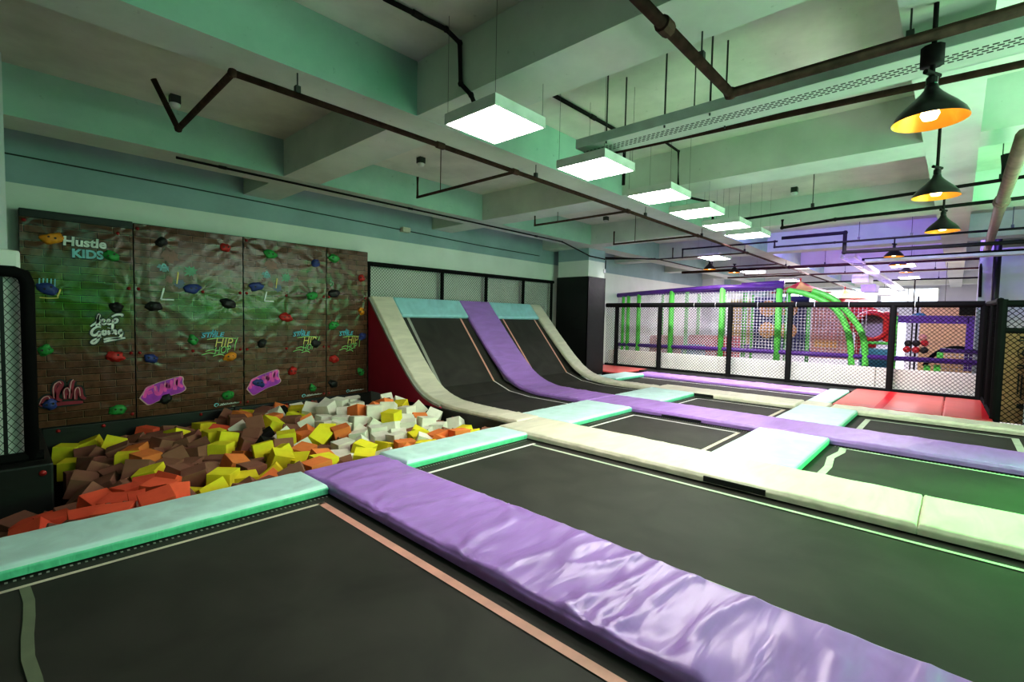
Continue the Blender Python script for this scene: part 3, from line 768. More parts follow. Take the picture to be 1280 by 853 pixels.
for i, (x0, x1) in enumerate(panels):
    t = thing('climbing_panel', ((x0 + x1) / 2, YC, -.07), plabel[i], 'climbing wall')
    MB().box(x0, x1, YC + .004, YC + .16, -.07, 2.735).build('backing_board', M['blackvinyl'], t)
    mine = [(x, z) for k in holds for (x, z) in holds[k] if x0 - .02 < x < x1 + .02] + [(x, z) for x, z in caps if x0 - .02 < x < x1 + .02]
    nx, nz = int((x1 - x0) / .025), int(2.78 / .025)
    vs = []
    for jz in range(nz + 1):
        for ix in range(nx + 1):
            x = x0 + .003 + (x1 - x0 - .006) * ix / nx; zz = -.06 + 2.785 * jz / nz
            d = 0
            for (hx, hz) in mine:
                dx, dz = x - hx, zz - hz; r = math.hypot(dx, dz)
                if r < .6: d += .006 * math.exp(-r / .16) * math.cos(math.atan2(dz, dx) * 7 + hx * 9 + 2.5 * noise.noise(Vector((hx * 5, hz * 5, r * 3))))
            for q in range(3):  # long tension folds across the sheet
                th = .6 + q * 1.0 + i * .5
                s = x * math.cos(th) + zz * math.sin(th)
                a = noise.noise(Vector((s * 3.5, q * 7 + i * 3, (x * math.sin(th) - zz * math.cos(th)) * .5)))
                d += .003 * (1 - abs(a)) ** 8
            vs.append((x, YC - .003 - max(0, d + .002) , zz))
    fs = [(j * (nx + 1) + k, j * (nx + 1) + k + 1, (j + 1) * (nx + 1) + k + 1, (j + 1) * (nx + 1) + k) for j in range(nz) for k in range(nx)]
    mat = brick_print('printed brick banner %s' % 'abcd'[i], [(a - (x0 + x1) / 2, b + .07, c, d, e, g) for a, b, c, d, e, g in banner_tints[i]])
    MB().add(vs, fs).build('printed_banner', mat, t, smooth=True)
    for k in holds:
        for (x, zz) in holds[k]:
            if x0 - .02 < x < x1 + .02: add_hold(t, k, x, zz)
    for (x, zz) in caps:
        if x0 - .02 < x < x1 + .02: add_cap(t, x, zz)
    climb.append(t)
p1, p2, p3, p4 = climb
MB().box(.215, 1.345, YC - .03, YC + .16, 2.64, 2.745).build('top_padding', M['blackvinyl'], p1, bevel=.012)
def tag_text(p, s, x, z, w, h, mat, shear=0, off=.03, slope=0, shadow='ink_shadow'):
    if shadow: lettering(p, s, x - .008, z - .010, w + .018, h + .018, M[shadow], shear=shear, offset=off + .03, dy=.020, slope=slope)
    lettering(p, s, x, z, w, h, M[mat], shear=shear, offset=off, dy=.024, slope=slope)
tag_text(p1, 'Hustle', .615, 2.325, .44, .125, 'ink_white', .05, .035)
tag_text(p1, 'KIDS', .70, 2.175, .32, .12, 'ink_aqua', .0, .045)
# brush script, drawn as strokes in a unit box, then placed
KEEP = [[(.02, .60), (.10, .66), (.20, .74), (.26, .95), (.24, .97), (.20, .80), (.17, .60)], [(.19, .70), (.25, .80), (.28, .78), (.24, .71), (.22, .70), (.28, .62)],
        [(.31, .70), (.38, .76), (.38, .81), (.33, .80), (.32, .70), (.37, .66), (.43, .70)], [(.45, .70), (.52, .76), (.52, .81), (.47, .80), (.46, .70), (.51, .66), (.57, .70)],
        [(.62, .82), (.60, .60), (.59, .50)], [(.61, .78), (.68, .84), (.74, .82), (.72, .73), (.62, .70)], [(.58, .90), (.72, .98), (.90, .97), (.84, .92)]]
GOING = [[(.30, .55), (.22, .58), (.10, .50), (.05, .38), (.10, .30), (.20, .33), (.28, .45), (.26, .30), (.20, .12), (.10, .05), (.04, .10), (.12, .18), (.30, .26)],
         [(.38, .46), (.33, .42), (.34, .34), (.40, .33), (.44, .40), (.40, .46)], [(.50, .46), (.48, .36), (.52, .33)], [(.58, .46), (.56, .33), (.61, .44), (.67, .46), (.66, .36), (.70, .33)],
         [(.84, .48), (.77, .46), (.75, .38), (.79, .34), (.84, .44), (.82, .28), (.74, .20), (.50, .22), (.36, .18)], [(.36, .10), (.60, .18), (.92, .22)], [(.50, .52), (.505, .54)]]
def strokes(panel, lines, x, z, w, h, width, mat, slope=0, dy=.024, shadow=True):
    a = MB(); b = MB()
    for ln in lines:
        pts = [(x + u * w, z + v * h + slope * u) for u, v in (curve_pts(ln) if len(ln) > 2 else ln)]
        m1 = ribbon(None, None, pts, width, None, dy); a.add(m1.v, m1.f)
        m2 = ribbon(None, None, pts, width * 1.9, None, dy - .004); b.add(m2.v, m2.f)
    if shadow: b.build('lettering_shadow', M['ink_shadow'], panel)
    a.build('printed_lettering', M[mat], panel)
strokes(p1, KEEP, .86, .99, .40, .45, .030, 'ink_white')
strokes(p1, GOING, .85, 1.00, .42, .45, .034, 'ink_white')
# crimson curls low on the first panel
CURL = [[(0, .1), (.06, .35), (.2, .42), (.22, .15), (.08, .05), (.0, .12)], [(.30, .3), (.28, .8), (.42, .98), (.46, .85), (.36, .6), (.33, .3), (.45, .2)], [(.52, .25), (.5, .6), (.6, .7), (.63, .5), (.55, .45)],
        [(.62, .25), (.66, .9), (.72, 1.0)], [(.74, .2), (.74, .6), (.84, .7), (.86, .3), (.96, .2)], [(.1, .0), (.4, .1), (.9, .08)]]
strokes(p1, CURL, .36, .21, .46, .33, .05, 'ink_crimson'); strokes(p1, [c[:4] for c in CURL[:5]], .352, .222, .46, .33, .010, 'ink_rose', dy=.03, shadow=False)
# paint behind the blue hold of the first panel
strokes(p1, [[(k * .18, .55), (k * .18 + .03, 1.0)] for k in range(5)], .38, 1.62, .20, .26, .014, 'ink_aqua', shadow=False)
strokes(p1, [[(0, .05), (.5, .02), (.9, .06)], [(.85, .1), (1.0, .5)]], .38, 1.62, .20, .26, .016, 'ink_yellow', shadow=False)
def bubble(p, x, z, w, h):
    body = [(0, .30), (.12, .62), (.30, .78), (.62, .92), (.86, 1.0), (.93, .93), (.90, .72), (1.0, .50), (.86, .36), (.62, .30), (.40, .16), (.18, 0), (.10, .12)]
    pts = curve_pts(body + [body[0]], 2)
    for k, mat, dy in ((1.0, 'ink_rose', .019), (.94, 'ink_violet', .022)):
        poly = [(x + (u - .5) * w * k + w / 2, z + (v - .5) * h * k + h / 2) for u, v in pts]
        MB().add([(u, YC - dy, v) for u, v in poly], [tuple(range(len(poly)))]).build('printed_lettering', M[mat], p)
    strokes(p, [[(.10, .3), (.14, .62), (.30, .70)], [(.16, .45), (.26, .50)], [(.32, .70), (.34, .38), (.44, .42), (.46, .76)], [(.52, .46), (.54, .82), (.62, .50), (.66, .86)], [(.72, .50), (.75, .92)], [(.86, .95), (.76, .72), (.90, .58)]],
            x, z, w, h, .055, 'ink_magenta', shadow=False, dy=.025)
    strokes(p, [[(.10, .36), (.13, .60), (.28, .69)], [(.33, .66), (.345, .5)], [(.53, .6), (.545, .8)], [(.73, .66), (.755, .9)]], x - .012, z + .014, w, h, .009, 'ink_rose', shadow=False, dy=.029)
bubble(p2, 1.38, .09, .60, .42); bubble(p3, 2.81, .08, .58, .44)
def hiphop(p, x, z, w, h):
    strokes(p, [[(0, .88), (.2, .9), (.45, .92)], [(.22, .70), (.28, .88), (.33, 1.05), (.30, .85)], [(.36, .7), (.38, .98)]], x, z, w, h, .012, 'ink_sky', shadow=False, dy=.020)
    tag_text(p, 'STYLE', x, z + h * .70, w * .62, h * .17, 'ink_sky', .2, .02, .05)
    tag_text(p, 'HIP', x + w * .36, z + h * .36, w * .5, h * .34, 'ink_yellow', .25, -.005, -.05)
    tag_text(p, 'HOP', x + w * .34, z + h * .08, w * .46, h * .26, 'ink_green', .25, .0, .12)
    strokes(p, [[(.0, .08), (.2, .16), (.36, .10)], [(.10, .20), (.3, .28), (.42, .2)], [(.30, .02), (.52, .10), (.62, .0)], [(.9, .2), (.92, .5), (1.0, .7)], [(.15, .64), (.5, .70), (.95, .66)]], x, z, w, h, .014, 'ink_green', shadow=False, dy=.022)
hiphop(p2, 2.17, .78, .52, .43); hiphop(p3, 3.58, .78, .49, .43); hiphop(p4, 4.45, .77, .46, .44)
def splatter(p, x, z, s):
    def blob(dx, dz, r, mat, seed):
        pts = []
        for k in range(18):
            a = 2 * PI * k / 18; q = r * (.55 + .75 * abs(noise.noise(Vector((math.cos(a) * 2.6, math.sin(a) * 2.6, seed)))) + .25 * (k % 2))
            pts.append((x + dx * s + q * math.cos(a) * s, YC - .013, z + dz * s + q * math.sin(a) * s))
        MB().add(pts, [tuple(range(18))]).build('printed_splash', M[mat], p)
    blob(.05, .42, .12, 'ink_rust', 1.1); blob(.32, .22, .09, 'ink_mint', 2.2); blob(-.02, .25, .075, 'ink_haze', 3.3); blob(.18, .02, .08, 'ink_navy', 4.4); blob(.05, .08, .06, 'ink_rust', 5.5)
    strokes(p, [[(-.02, -.05), (-.06, -.22)], [(-.06, -.22), (.10, -.22)]], x, z, s, s, .022 * s, 'ink_white', shadow=False, dy=.02)
    strokes(p, [[(.16, .20), (.14, .02)]], x, z, s, s, .018 * s, 'ink_yellow', shadow=False, dy=.02)
    strokes(p, [[(-.06, .2), (-.02, .34), (.04, .2)], [(-.05, .25), (.03, .25)]], x, z, s, s, .016 * s, 'ink_aqua', shadow=False, dy=.021)
splatter(p2, 1.72, 1.88, 1.0); splatter(p3, 3.16, 1.90, .95)
for (p, x) in ((p2, 2.33), (p3, 3.73), (p4, 4.59)):
    strokes(p, [[(.1, .2), (.0, .5), (.1, .9), (.2, .6), (.12, .3)]], x, -.045, .38, .085, .018, 'ink_aqua', shadow=False)
    strokes(p, [[(.25 + k * .075, .45), (.28 + k * .075, .7 + .1 * (k % 2)), (.32 + k * .075, .45)] for k in range(9)] + [[(.2, .35), (.6, .5), (1.0, .62)]], x, -.045, .38, .085, .010, 'ink_white', shadow=False)
strokes(p4, [[(.2, .9), (.0, .6), (.6, .6), (.4, .1), (.1, .2)]], 4.26, 2.0, .12, .16, .016, 'ink_mint', shadow=False)
# black skirt pads of the pit under the climbing wall
for (x0, x1, lab, cs) in ((.37, 2.62, 'black pit skirt pad under the first two climbing panels', (.52, .98, 2.15)), (2.63, 5.06, 'black pit skirt pad under the two narrower end panels', (2.72, 3.46, 3.92, 4.65))):
    t = thing('pit_skirt_pad', ((x0 + x1) / 2, YC, -1.15), lab, 'wall pad')
    MB().box(x0, x1, YC - .03, YC + .1, -1.15, -.075).build('vinyl_cover', M['blackvinyl'], t, bevel=.01)
    for c in cs: add_cap(t, c, -.12, YC - .028)
tag(box('pit_edge_pad', M['blackvinyl'], -1.4, 5.06, 4.46, 4.56, -1.15, -.1), 'black upright pit wall below the cyan pads', 'wall pad')

# ------------------------------------------------------------------ foam cubes
def pile(x, y):
    zb = -.60 + .30 * min(1, max(0, x / 1.0)) + .06 * min(1, max(0, (x - 1) / 2.5))
    front = max(0, 1 - (y - 4.6) / .9)
    zb += .16 * front * min(1, max(.15, x / 1.0))
    zb += .30 * max(0, 1 - (y - 4.6) / 1.5) * max(0, min(1, (1.2 - x) / .8))
    zb += .32 * math.exp(-((x - 4.2) / .8) ** 2 - ((y - 7.0) / .9) ** 2)
    zb += .09 * math.exp(-((x - 2.6) / .9) ** 2 - ((y - 7.6) / .9) ** 2)
    zb -= .12 * max(0, (x - 4.2)) * max(0, min(1, (6.1 - y) / 1.0))
    return zb
def colour_at(x, y):
    r = random.random()
    if x < 1.15 and y < 6.2: w = dict(red=.82, brown=.13, yellow=.05)
    elif x < 1.9 and y > 5.5: w = dict(brown=.68, yellow=.18, orange=.10, red=.04)
    elif x < 2.15: w = dict(yellow=.62, brown=.18, orange=.12, red=.08)
    elif x < 2.9 and y > 6.2: w = dict(brown=.42, yellow=.2, orange=.16, white=.18, black=.04)
    elif x < 3.3: w = dict(yellow=.34, orange=.2, white=.22, black=.12, brown=.12)
    elif y < 5.4: w = dict(yellow=.38, white=.34, orange=.16, black=.12)
    else: w = dict(white=.80, orange=.08, yellow=.07, black=.05)
    s = 0
    for k, v in w.items():
        s += v
        if r < s: return k
    return k
cs = .228
cm = {}
for k in FOAM:
    mb = MB().box(-cs / 2, cs / 2, -cs / 2, cs / 2, -cs / 2, cs / 2)
    o = mb.build('foam_cube', M['foam_' + k], None, (0, 0, 0), bevel=.005)
    cm[k] = o.data; bpy.data.objects.remove(o)
cubes = []; under = MB()
STEP = .268
ny = int((8.50 - 4.68) / STEP); nx = int((4.93 + .2) / STEP)
for j in range(ny + 1):
    for i in range(nx + 1):
        x = -.2 + i * STEP + (STEP / 2 if j % 2 else 0) + random.uniform(-.04, .04); y = 4.68 + j * STEP + random.uniform(-.04, .04)
        if x > 4.93 or y > 8.5 or (x < .50 and y > 6.48): continue
        y = max(y, 4.71)
        k = colour_at(x, y)
        tilt = random.choice((.12, .35, .6, .8))
        e = Euler((random.uniform(-tilt, tilt), random.uniform(-tilt, tilt), random.uniform(0, PI)))
        o = bpy.data.objects.new('foam_cube', cm[k]); COL.objects.link(o)
        o.location = (x, y, pile(x, y) - .06 + random.uniform(-.07, .085)); o.rotation_euler = e
        cubes.append([o, k, tilt])
        for dz in (.2, .38):
            x2, y2 = x + STEP / 2, y + .1
            if x2 > 4.9 or y2 > 8.45 or (x2 < .5 and y2 > 6.45): continue
            m = Matrix.Translation((x2, y2, pile(x2, y2) - dz)) @ Euler((random.uniform(-.6, .6), random.uniform(-.6, .6), random.uniform(0, 3))).to_matrix().to_4x4()
            h = cs / 2
            under.add([m @ Vector(v) for v in ((-h, -h, -h), (h, -h, -h), (h, h, -h), (-h, h, -h), (-h, -h, h), (h, -h, h), (h, h, h), (-h, h, h))],
                      [(3, 2, 1, 0), (4, 5, 6, 7), (0, 1, 5, 4), (1, 2, 6, 5), (2, 3, 7, 6), (3, 0, 4, 7)])

# ------------------------------------------------------------------ ceiling lights
def light_panel(name, x, y, z, label, sx=.6, far=False, group='square ceiling light panels'):
    t = thing(name, (x, y, z), label, 'ceiling light', group); h = sx / 2; q = .3
    mb = MB()
    mb.box(x - h + .002, x + h - .002, y - q + .002, y + q - .002, z + .0125, z + .084)
    for (a, b, c, d) in ((x - h, x + h, y - q, y - q + .012), (x - h, x + h, y + q - .012, y + q), (x - h, x - h + .012, y - q + .0121, y + q - .0121), (x + h - .012, x + h, y - q + .0121, y + q - .0121)):
        mb.box(a, b, c, d, z - .002, z + .085)
    mb.build('housing', M['lampframe'], t)
    MB().box(x - h + .012, x + h - .012, y - q + .012, y + q - .012, z + .004, z + .012).build('diffuser', M['fardiffuser' if far else 'diffuser'], t)
    for sx_ in (-1, 1):
        for sy in (-1, 1):
            a = (x + sx_ * (h - .02), y + sy * (q - .02))
            MB().bar((*a, z + .08), (*a, SLAB), .0016, 4).build('hanging_wire', M['rod'], t)
    return t
ords = ['first', 'second', 'third', 'fourth', 'fifth', 'sixth', 'seventh', 'eighth', 'ninth', 'tenth', 'eleventh', 'twelfth', 'thirteenth', 'fourteenth', 'fifteenth', 'sixteenth',
        'seventeenth', 'eighteenth', 'nineteenth', 'twentieth'] + ['twenty-' + w for w in ('first', 'second', 'third', 'fourth', 'fifth', 'sixth', 'seventh', 'eighth', 'ninth')] + ['thirtieth'] + ['thirty-' + w for w in ('first', 'second', 'third', 'fourth', 'fifth', 'sixth', 'seventh', 'eighth', 'ninth')]
for k, x in enumerate((2.885, 4.41, 5.9, 7.14, 8.40, 9.55)):
    light_panel('panel_light', x, 2.92, 3.1, 'square lit ceiling panel, %s of its row counting from the camera' % ('nearest' if k == 0 else ords[k]))
for (x, y, lab) in ((13.97, 5.16, 'distant lit ceiling panel over purple rail, nearest the pillar'), (18.6, 5.5, 'distant lit ceiling panel above the green and purple play frame'), (23.0, 5.3, 'distant lit ceiling panel above the peaked tent roof'),
                    (18.7, 1.3, 'distant lit ceiling panel beside the small pendant lamps'), (23.6, 1.42, 'farthest lit ceiling panel, under the pale ceiling beam')):
    light_panel('panel_light', x, y, 3.3, lab, 1.0, True, 'distant ceiling light panels')

def pendant(x, y, z, label, s=1.0, top=SOF):
    t = thing('pendant_lamp', (x, y, z), label, 'pendant lamp', 'black cone pendant lamps')
    R = .187 * s
    out = [(R, 0), (R * .985, .012), (R * .90, .045), (R * .72, .085), (R * .50, .125), (R * .30, .165), (R * .20, .19), (R * .17, .215), (.0, .222)]
    MB().lathe(out, (x, y, z), 32).build('lamp_shade', M['shade'], t, smooth=True)
    inn = [(R, 0), (R * .97, .008), (R * .87, .04), (R * .68, .078), (R * .45, .115), (.0, .14)]
    MB().lathe(inn, (x, y, z), 32).build('shade_lining', M['gold'], t, smooth=True)
    MB().lathe([(0, .005), (.035, .012), (.048, .04), (.04, .07), (.02, .10), (.018, .12)], (x, y, z), 16).build('bulb', M['bulb'], t, smooth=True)
    MB().lathe([(.022, .21), (.03, .225), (.03, .26), (.018, .275), (0, .28)], (x, y, z), 12).build('lamp_cap', M['shade'], t)
    MB().bar((x - .06, y + .03, z + .285), (x + .06, y - .03, z + .285), .016, 6).build('bracket', M['pipedark'], t)
    MB().bar((x, y, z + .26), (x, y, top), .014, 8).build('hanging_rod', M['pipedark'], t)
    return t
pendant(3.93, .185, 2.755, 'black cone pendant lamp with gold lining, largest and nearest the camera')
pendant(6.30, .215, 2.765, 'black cone pendant lamp, second along the beam, gold inside')
pendant(8.78, .21, 2.785, 'black cone pendant lamp, third along the beam, in front of purple lit bay')
for (x, y, z, lab) in ((13.9, 1.13, 3.05, 'small distant pendant lamp, nearer of two by the white cable tray'), (15.6, 1.18, 3.02, 'small distant pendant lamp, just under its nearer twin'),
                       (20.2, 1.3, 3.22, 'tiny distant pendant lamp between two lit ceiling panels'), (15.6, 5.9, 3.16, 'tiny distant pendant lamp beside the first distant panel'), (17.0, 5.6, 3.16, 'tiny distant dark pendant lamp above the purple rail')):
    pendant(x, y, z, lab, 1.0)

# ------------------------------------------------------------------ pipes under the ceiling
def pipe(path, r, mat, label, hang=(), name='sprinkler_pipe', cat='pipe', extra=(), couplings=()):
    t = thing(name, path[0], label, cat)
    MB().tube(path, r, 10).build('pipe_run', M[mat], t, smooth=True)
    for p in path[1:-1]:
        MB().lathe([(0, -r * 1.35), (r * 1.0, -r * .95), (r * 1.36, 0), (r * 1.0, r * .95), (0, r * 1.35)], p, 10).build('elbow', M[mat], t, smooth=True)
    for (pp, rr) in extra:
        MB().tube(pp, rr, 8).build('branch', M[mat], t, smooth=True)
    for c in couplings:
        MB().lathe([(r, -.05), (r * 1.35, -.045), (r * 1.35, .045), (r, .05)], c[:3], 10, c[3]).build('coupling', M[mat], t)
    for (x, y, z) in hang:
        mb = MB().bar((x, y, z + .05), (x, y, SLAB), .006, 5)
        mb.box(x - .02, x + .02, y - .02, y + .02, z + .02, z + .075)
        mb.build('hanger', M['rod'], t)
    return t
zp = 3.28
def sprink(x, y, z): return [([(x, y, z), (x, y, z + .10)], .014)]
pipe([(1.03 * 1.02, 5.62, 3.66), (1.24, 5.62, zp - .02), (1.24, 4.05, zp), (32, 4.05, zp)], .026, 'pipe', 'long brown sprinkler main running under the beam toward the far wall',
     [(1.72, 4.05, zp), (4.75, 4.05, zp), (7.7, 4.05, zp), (10.2, 4.05, zp), (13, 4.05, zp), (17, 4.05, zp)],
     extra=[([(x, 4.05, zp), (x, 6.05, zp), (x, 6.05, zp + .30)], .019) for x in (4.36, 7.1, 10.0, 13.2, 16.2, 19.5)] + [([(x, 5.5, zp + .02), (x, 5.5, SLAB)], .006) for x in (4.36, 7.1, 10.0)],
     couplings=[(3.2, 4.05, zp, 'X'), (4.36, 4.05, zp, 'X'), (7.1, 4.05, zp, 'X'), (10, 4.05, zp, 'X'), (13.2, 4.05, zp, 'X')])
pipe([(1.58, 7.28, 3.42), (9.6, 7.28, 3.40), (11.1, 7.45, 3.22), (11.9, 7.49, 3.22), (14, 7.0, 3.42), (18, 7.0, 3.42)], .016, 'pipedark', 'thin black conduit along the beam above the climbing wall', name='conduit',
     couplings=[(2.1, 7.28, 3.42, 'X'), (5.1, 7.28, 3.41, 'X'), (8.6, 7.28, 3.40, 'X')])
pipe([(11.98, 7.5, 3.2), (11.98, 7.5, 2.95)], .014, 'pipedark', 'short black cable drop on the corner of the white pillar', name='cable')
pipe([(-1, 1.36, 3.25), (3.87, 1.36, 3.25), (3.9, -3.5, 3.25)], .036, 'pipe', 'rusty brown pipe turning a corner beside the perforated tray', [(3.3, 1.36, 3.25), (3.9, .3, 3.25)], couplings=[(2.75, 1.36, 3.25, 'X')])
pipe([(4.43, 2.72, 3.33), (4.43, 2.72, 3.25), (4.74, -1, 3.25), (4.9, -3.5, 3.25)], .026, 'pipe', 'brown pipe running below the perforated tray toward the nearest lamp', [(4.49, 1.9, 3.25)])
pipe([(8.2, 3.75, 3.72), (8.78, 3.3, 3.62), (8.78, 3.3, 3.25), (8.15, -.5, 3.25), (7.7, -3.5, 3.25)], .022, 'pipedark', 'dark green brown pipe passing behind the second pendant lamp', [(8.5, 1.7, 3.25), (8.2, -.3, 3.25)])
pipe([(9.9, 2.45, 3.40), (9.9, 2.45, 3.25), (9.72, 1.6, 3.27), (9.55, -3, 3.30)], .026, 'pipedark', 'black pipe crossing just above the third pendant lamp', [])
pipe([(12.6, 3.26, 3.45), (12.6, 3.26, 3.29), (12.6, 2.06, 3.29), (12.6, -3.2, 3.29)], .022, 'pipedark', 'thin dark pipe across the purple bay', [(12.6, 1.63, 3.29), (12.6, .76, 3.29), (12.6, -.65, 3.29)])
pipe([(12.75, 3.15, 3.51), (12.75, 1.9, 3.51), (12.75, 1.9, 3.08), (12.75, -3.2, 3.05)], .038, 'pipedark', 'thick black pipe dropping and running on toward the brown drain', [])
pipe([(14.6, 1.8, 3.1), (14.6, -3, 3.14)], .03, 'pipedark', 'dark pipe lying along the white duct', [])
pipe([(17.2, 7.5, 3.27), (17.2, 4.0, 3.27), (16.8, -.5, 3.22), (16.8, -3, 3.2)], .045, 'pipe', 'thick red brown pipe crossing the whole far hall', [(17, 3, 3.27), (17, 1, 3.24)])
pipe([(20.5, 7.0, 3.3), (20.5, -2, 3.3)], .03, 'pipe', 'reddish pipe crossing the far hall behind the thick one', [(20.5, 3, 3.3), (20.5, .6, 3.3)])
pipe([(24.5, 7.0, 3.3), (24.5, -2, 3.3)], .03, 'pipedark', 'far dark pipe near the end wall windows', [(24.5, 3, 3.3), (24.5, .6, 3.3)])
pipe([(12.6, 7.9, 3.36), (12.6, 6.2, 3.2), (12.6, 5.5, 3.2), (12.6, 5.5, 3.42), (12.6, 3.2, 3.42)], .02, 'pipedark', 'black conduit stepping up behind the pillar', name='conduit')
pipe([(6.4, -.37, 3.25), (9.5, -.37, 3.25), (15.8, -.42, 3.25)], .068, 'pipebrown', 'thick brown drain pipe slanting down beside the beam above the fence corner', [], name='drain_pipe', couplings=[(9.6, -.37, 3.25, 'X')])
pipe([(8.2, -.33, 3.55), (8.2, -.36, 3.25)], .05, 'pipedark', 'short dark stub above the brown drain pipe', [], name='pipe_stub')
pipe([(2.1, 3.38, 3.955), (2.68, 3.33, 3.955), (2.825, 3.32, 3.90), (2.835, 3.31, 3.55), (2.86, 3.2, 3.43), (2.9, 3.1, 3.19)], .02, 'pipedark', 'black conduit bending down the beam to the nearest light panel', name='conduit', couplings=[(2.4, 3.355, 3.955, 'X')])
pipe([(4.2, 3.38, 3.955), (5.75, 3.36, 3.955), (5.75, 3.36, 3.6), (5.75, 3.36, 3.3)], .022, 'pipedark', 'black conduit on the slab near the second light panel', name='conduit', couplings=[(5.0, 3.37, 3.955, 'X')])
pipe([(6.0, 3.05, 3.95), (6.72, 3.05, 3.93), (6.75, 3.05, 3.45), (6.5, 3.05, 3.19)], .016, 'pipedark', 'black cable looping to the third light panel', name='cable')
pipe([(3.93, .19, 3.09), (3.93, .19, 3.2)], .06, 'pipedark', 'black junction block over the nearest pendant lamp', name='junction_block', cat='fitting')
pipe([(15.96, -.34, 3.2), (15.8, -.36, 2.2)], .03, 'pipedark', 'black cable bundle on the edge of the white column', name='cable')
pipe([(15.6, -.60, 3.97), (15.6, -.60, 0)], .07, 'blackmetal', 'black downpipe beside the white column at fence corner', name='downpipe')
# perforated cable tray
t = thing('cable_tray', (4.27, 0, 3.24), 'pale green perforated steel cable tray with rows of slots', 'cable tray')
MB().box(4.085, 4.46, -3.5, 2.95, 3.24, 3.246).build('tray_bottom', M['perf'], t).data.transform(Matrix.Translation((0, 0, 0)))
mb = MB(); mb.box(4.08, 4.09, -3.5, 2.95, 3.24, 3.33); mb.box(4.455, 4.465, -3.5, 2.95, 3.24, 3.30); mb.build('tray_side', M['tray'], t)
for (x, y) in ((4.1, 2.6), (4.45, 2.6), (4.1, 1.6), (4.45, 1.6), (4.1, .2), (4.45, .2), (4.1, 2.0)):
    MB().bar((x, y, 3.22), (x, y, SLAB), .008, 5).build('hanging_rod', M['rod'], t)
t = thing('cable_tray', (24, 2.1, 3.25), 'distant white ladder cable tray running toward the end wall', 'cable tray')
mb = MB(); mb.box(15, 32, 2.0, 2.03, 3.22, 3.31); mb.box(15, 32, 2.3, 2.33, 3.22, 3.31); mb.build('tray_side', M['white'], t)
for k in range(38): MB().box(15.1 + k * .45, 15.16 + k * .45, 2.03, 2.30, 3.22, 3.24).build('rung', M['white'], t)
for (x, y, z, mat, lab) in ((25, 2.75, 2.85, 'lilac', 'lilac end of a white duct box hanging below the cable tray'), (28, 2.55, 2.85, 'white', 'white duct box hanging behind the lilac one'), (21.5, 2.6, 2.98, 'white', 'pale duct box nearest under the white cable tray')):
    t = thing('duct_box', (x, y, z), lab, 'duct'); MB().box(x - .6, x + .6, y - .25, y + .25, z, z + .3).build('duct_shell', M[mat], t, bevel=.03)
    MB().bar((x, y, z + .3), (x, y, SLAB), .01, 5).build('hanging_rod', M['rod'], t)
t = tag(box('duct', M['white'], 14.2, 14.5, -3, 1.7, 3.0, 3.06), 'long white duct under the dark pipe in the purple bay', 'duct')
# smoke detectors and small boxes
for (x, y, lab) in ((1.46, 6.75, 'white smoke detector on the ceiling nearest the left corner'), (4.6, 6.3, 'white smoke detector on the ceiling over the sprinkler branch'), (10.1, 6.35, 'white smoke detector on the ceiling before the white pillar'), (10.0, 2.3, 'white smoke detector on the ceiling above the sixth light panel')):
    t = thing('smoke_detector', (x, y, SLAB - .14), lab, 'smoke detector')
    MB().lathe([(0, 0), (.04, .004), (.055, .03), (.055, .05)], (x, y, SLAB - .14), 16).build('detector_head', M['white'], t, smooth=True)
    MB().box(x - .05, x + .05, y - .05, y + .05, SLAB - .09, SLAB).build('mounting_box', M['rod'], t)
t = thing('wall_speaker', (6.0, 8.83, 3.33), 'small beige box fixed high on the wall above the net fence', 'box')
MB().box(5.93, 6.12, 8.72, 8.845, 3.28, 3.38).build('box_shell', M['tape_cream'], t, bevel=.01)
t = thing('cable', (0, 8.84, 3.43), 'thin grey cable sagging along the top of the climbing wall side', 'cable')
MB().tube([(.1, 8.835, 3.43), (2, 8.835, 3.41), (4, 8.835, 3.37), (6, 8.835, 3.33), (8.3, 8.835, 3.28), (10.6, 8.835, 3.27)], .010, 5).build('cable_run', M['rod'], t)
t = thing('light_switch', (12.03, 7.55, 2.9), 'small white switch box on the white pillar corner', 'switch')
MB().box(11.93, 12.03, 7.52, 7.55, 2.84, 2.94).build('switch_box', M['white'], t)

# ------------------------------------------------------------------ the play area behind the fence
t = thing('padded_low_wall', (14.05, 4, 0), 'low white padded wall right behind the long net fence', 'wall')
for k in range(5):
    y0 = -.45 + k * 1.8
    MB().box(13.98, 14.12, y0, y0 + 1.79, 0, .50).build('wall_pad', M['padwhite'], t, bevel=.02)
t = thing('soft_play_frame', (15, 4, 0), 'soft play frame with purple foam rails, green foam posts and white nets', 'play frame')
r = .075
MB().tube([(15, 9.0, 2.34), (15, 7.2, 2.45), (15, 5.4, 2.54), (15, 3.6, 2.50)], r, 10).build('top_rail', M['railpurple'], t, smooth=True)
MB().tube([(15.3, 4.8, 2.60), (15.3, 3.66, 2.64)], r, 10).build('top_rail', M['railpurple'], t, smooth=True)
MB().tube([(15, 9.0, .62), (15, 5, .67), (15, -.45, .69)], .062, 10).build('lower_rail', M['railpurple'], t, smooth=True)
MB().tube([(17.6, 9.0, .66), (17.6, 1.5, .66)], .062, 10).build('lower_rail', M['railpurple'], t, smooth=True)
MB().tube([(17.6, 9.0, 2.55), (17.6, 4.5, 2.6)], .07, 10).build('top_rail', M['railpurple'], t, smooth=True)
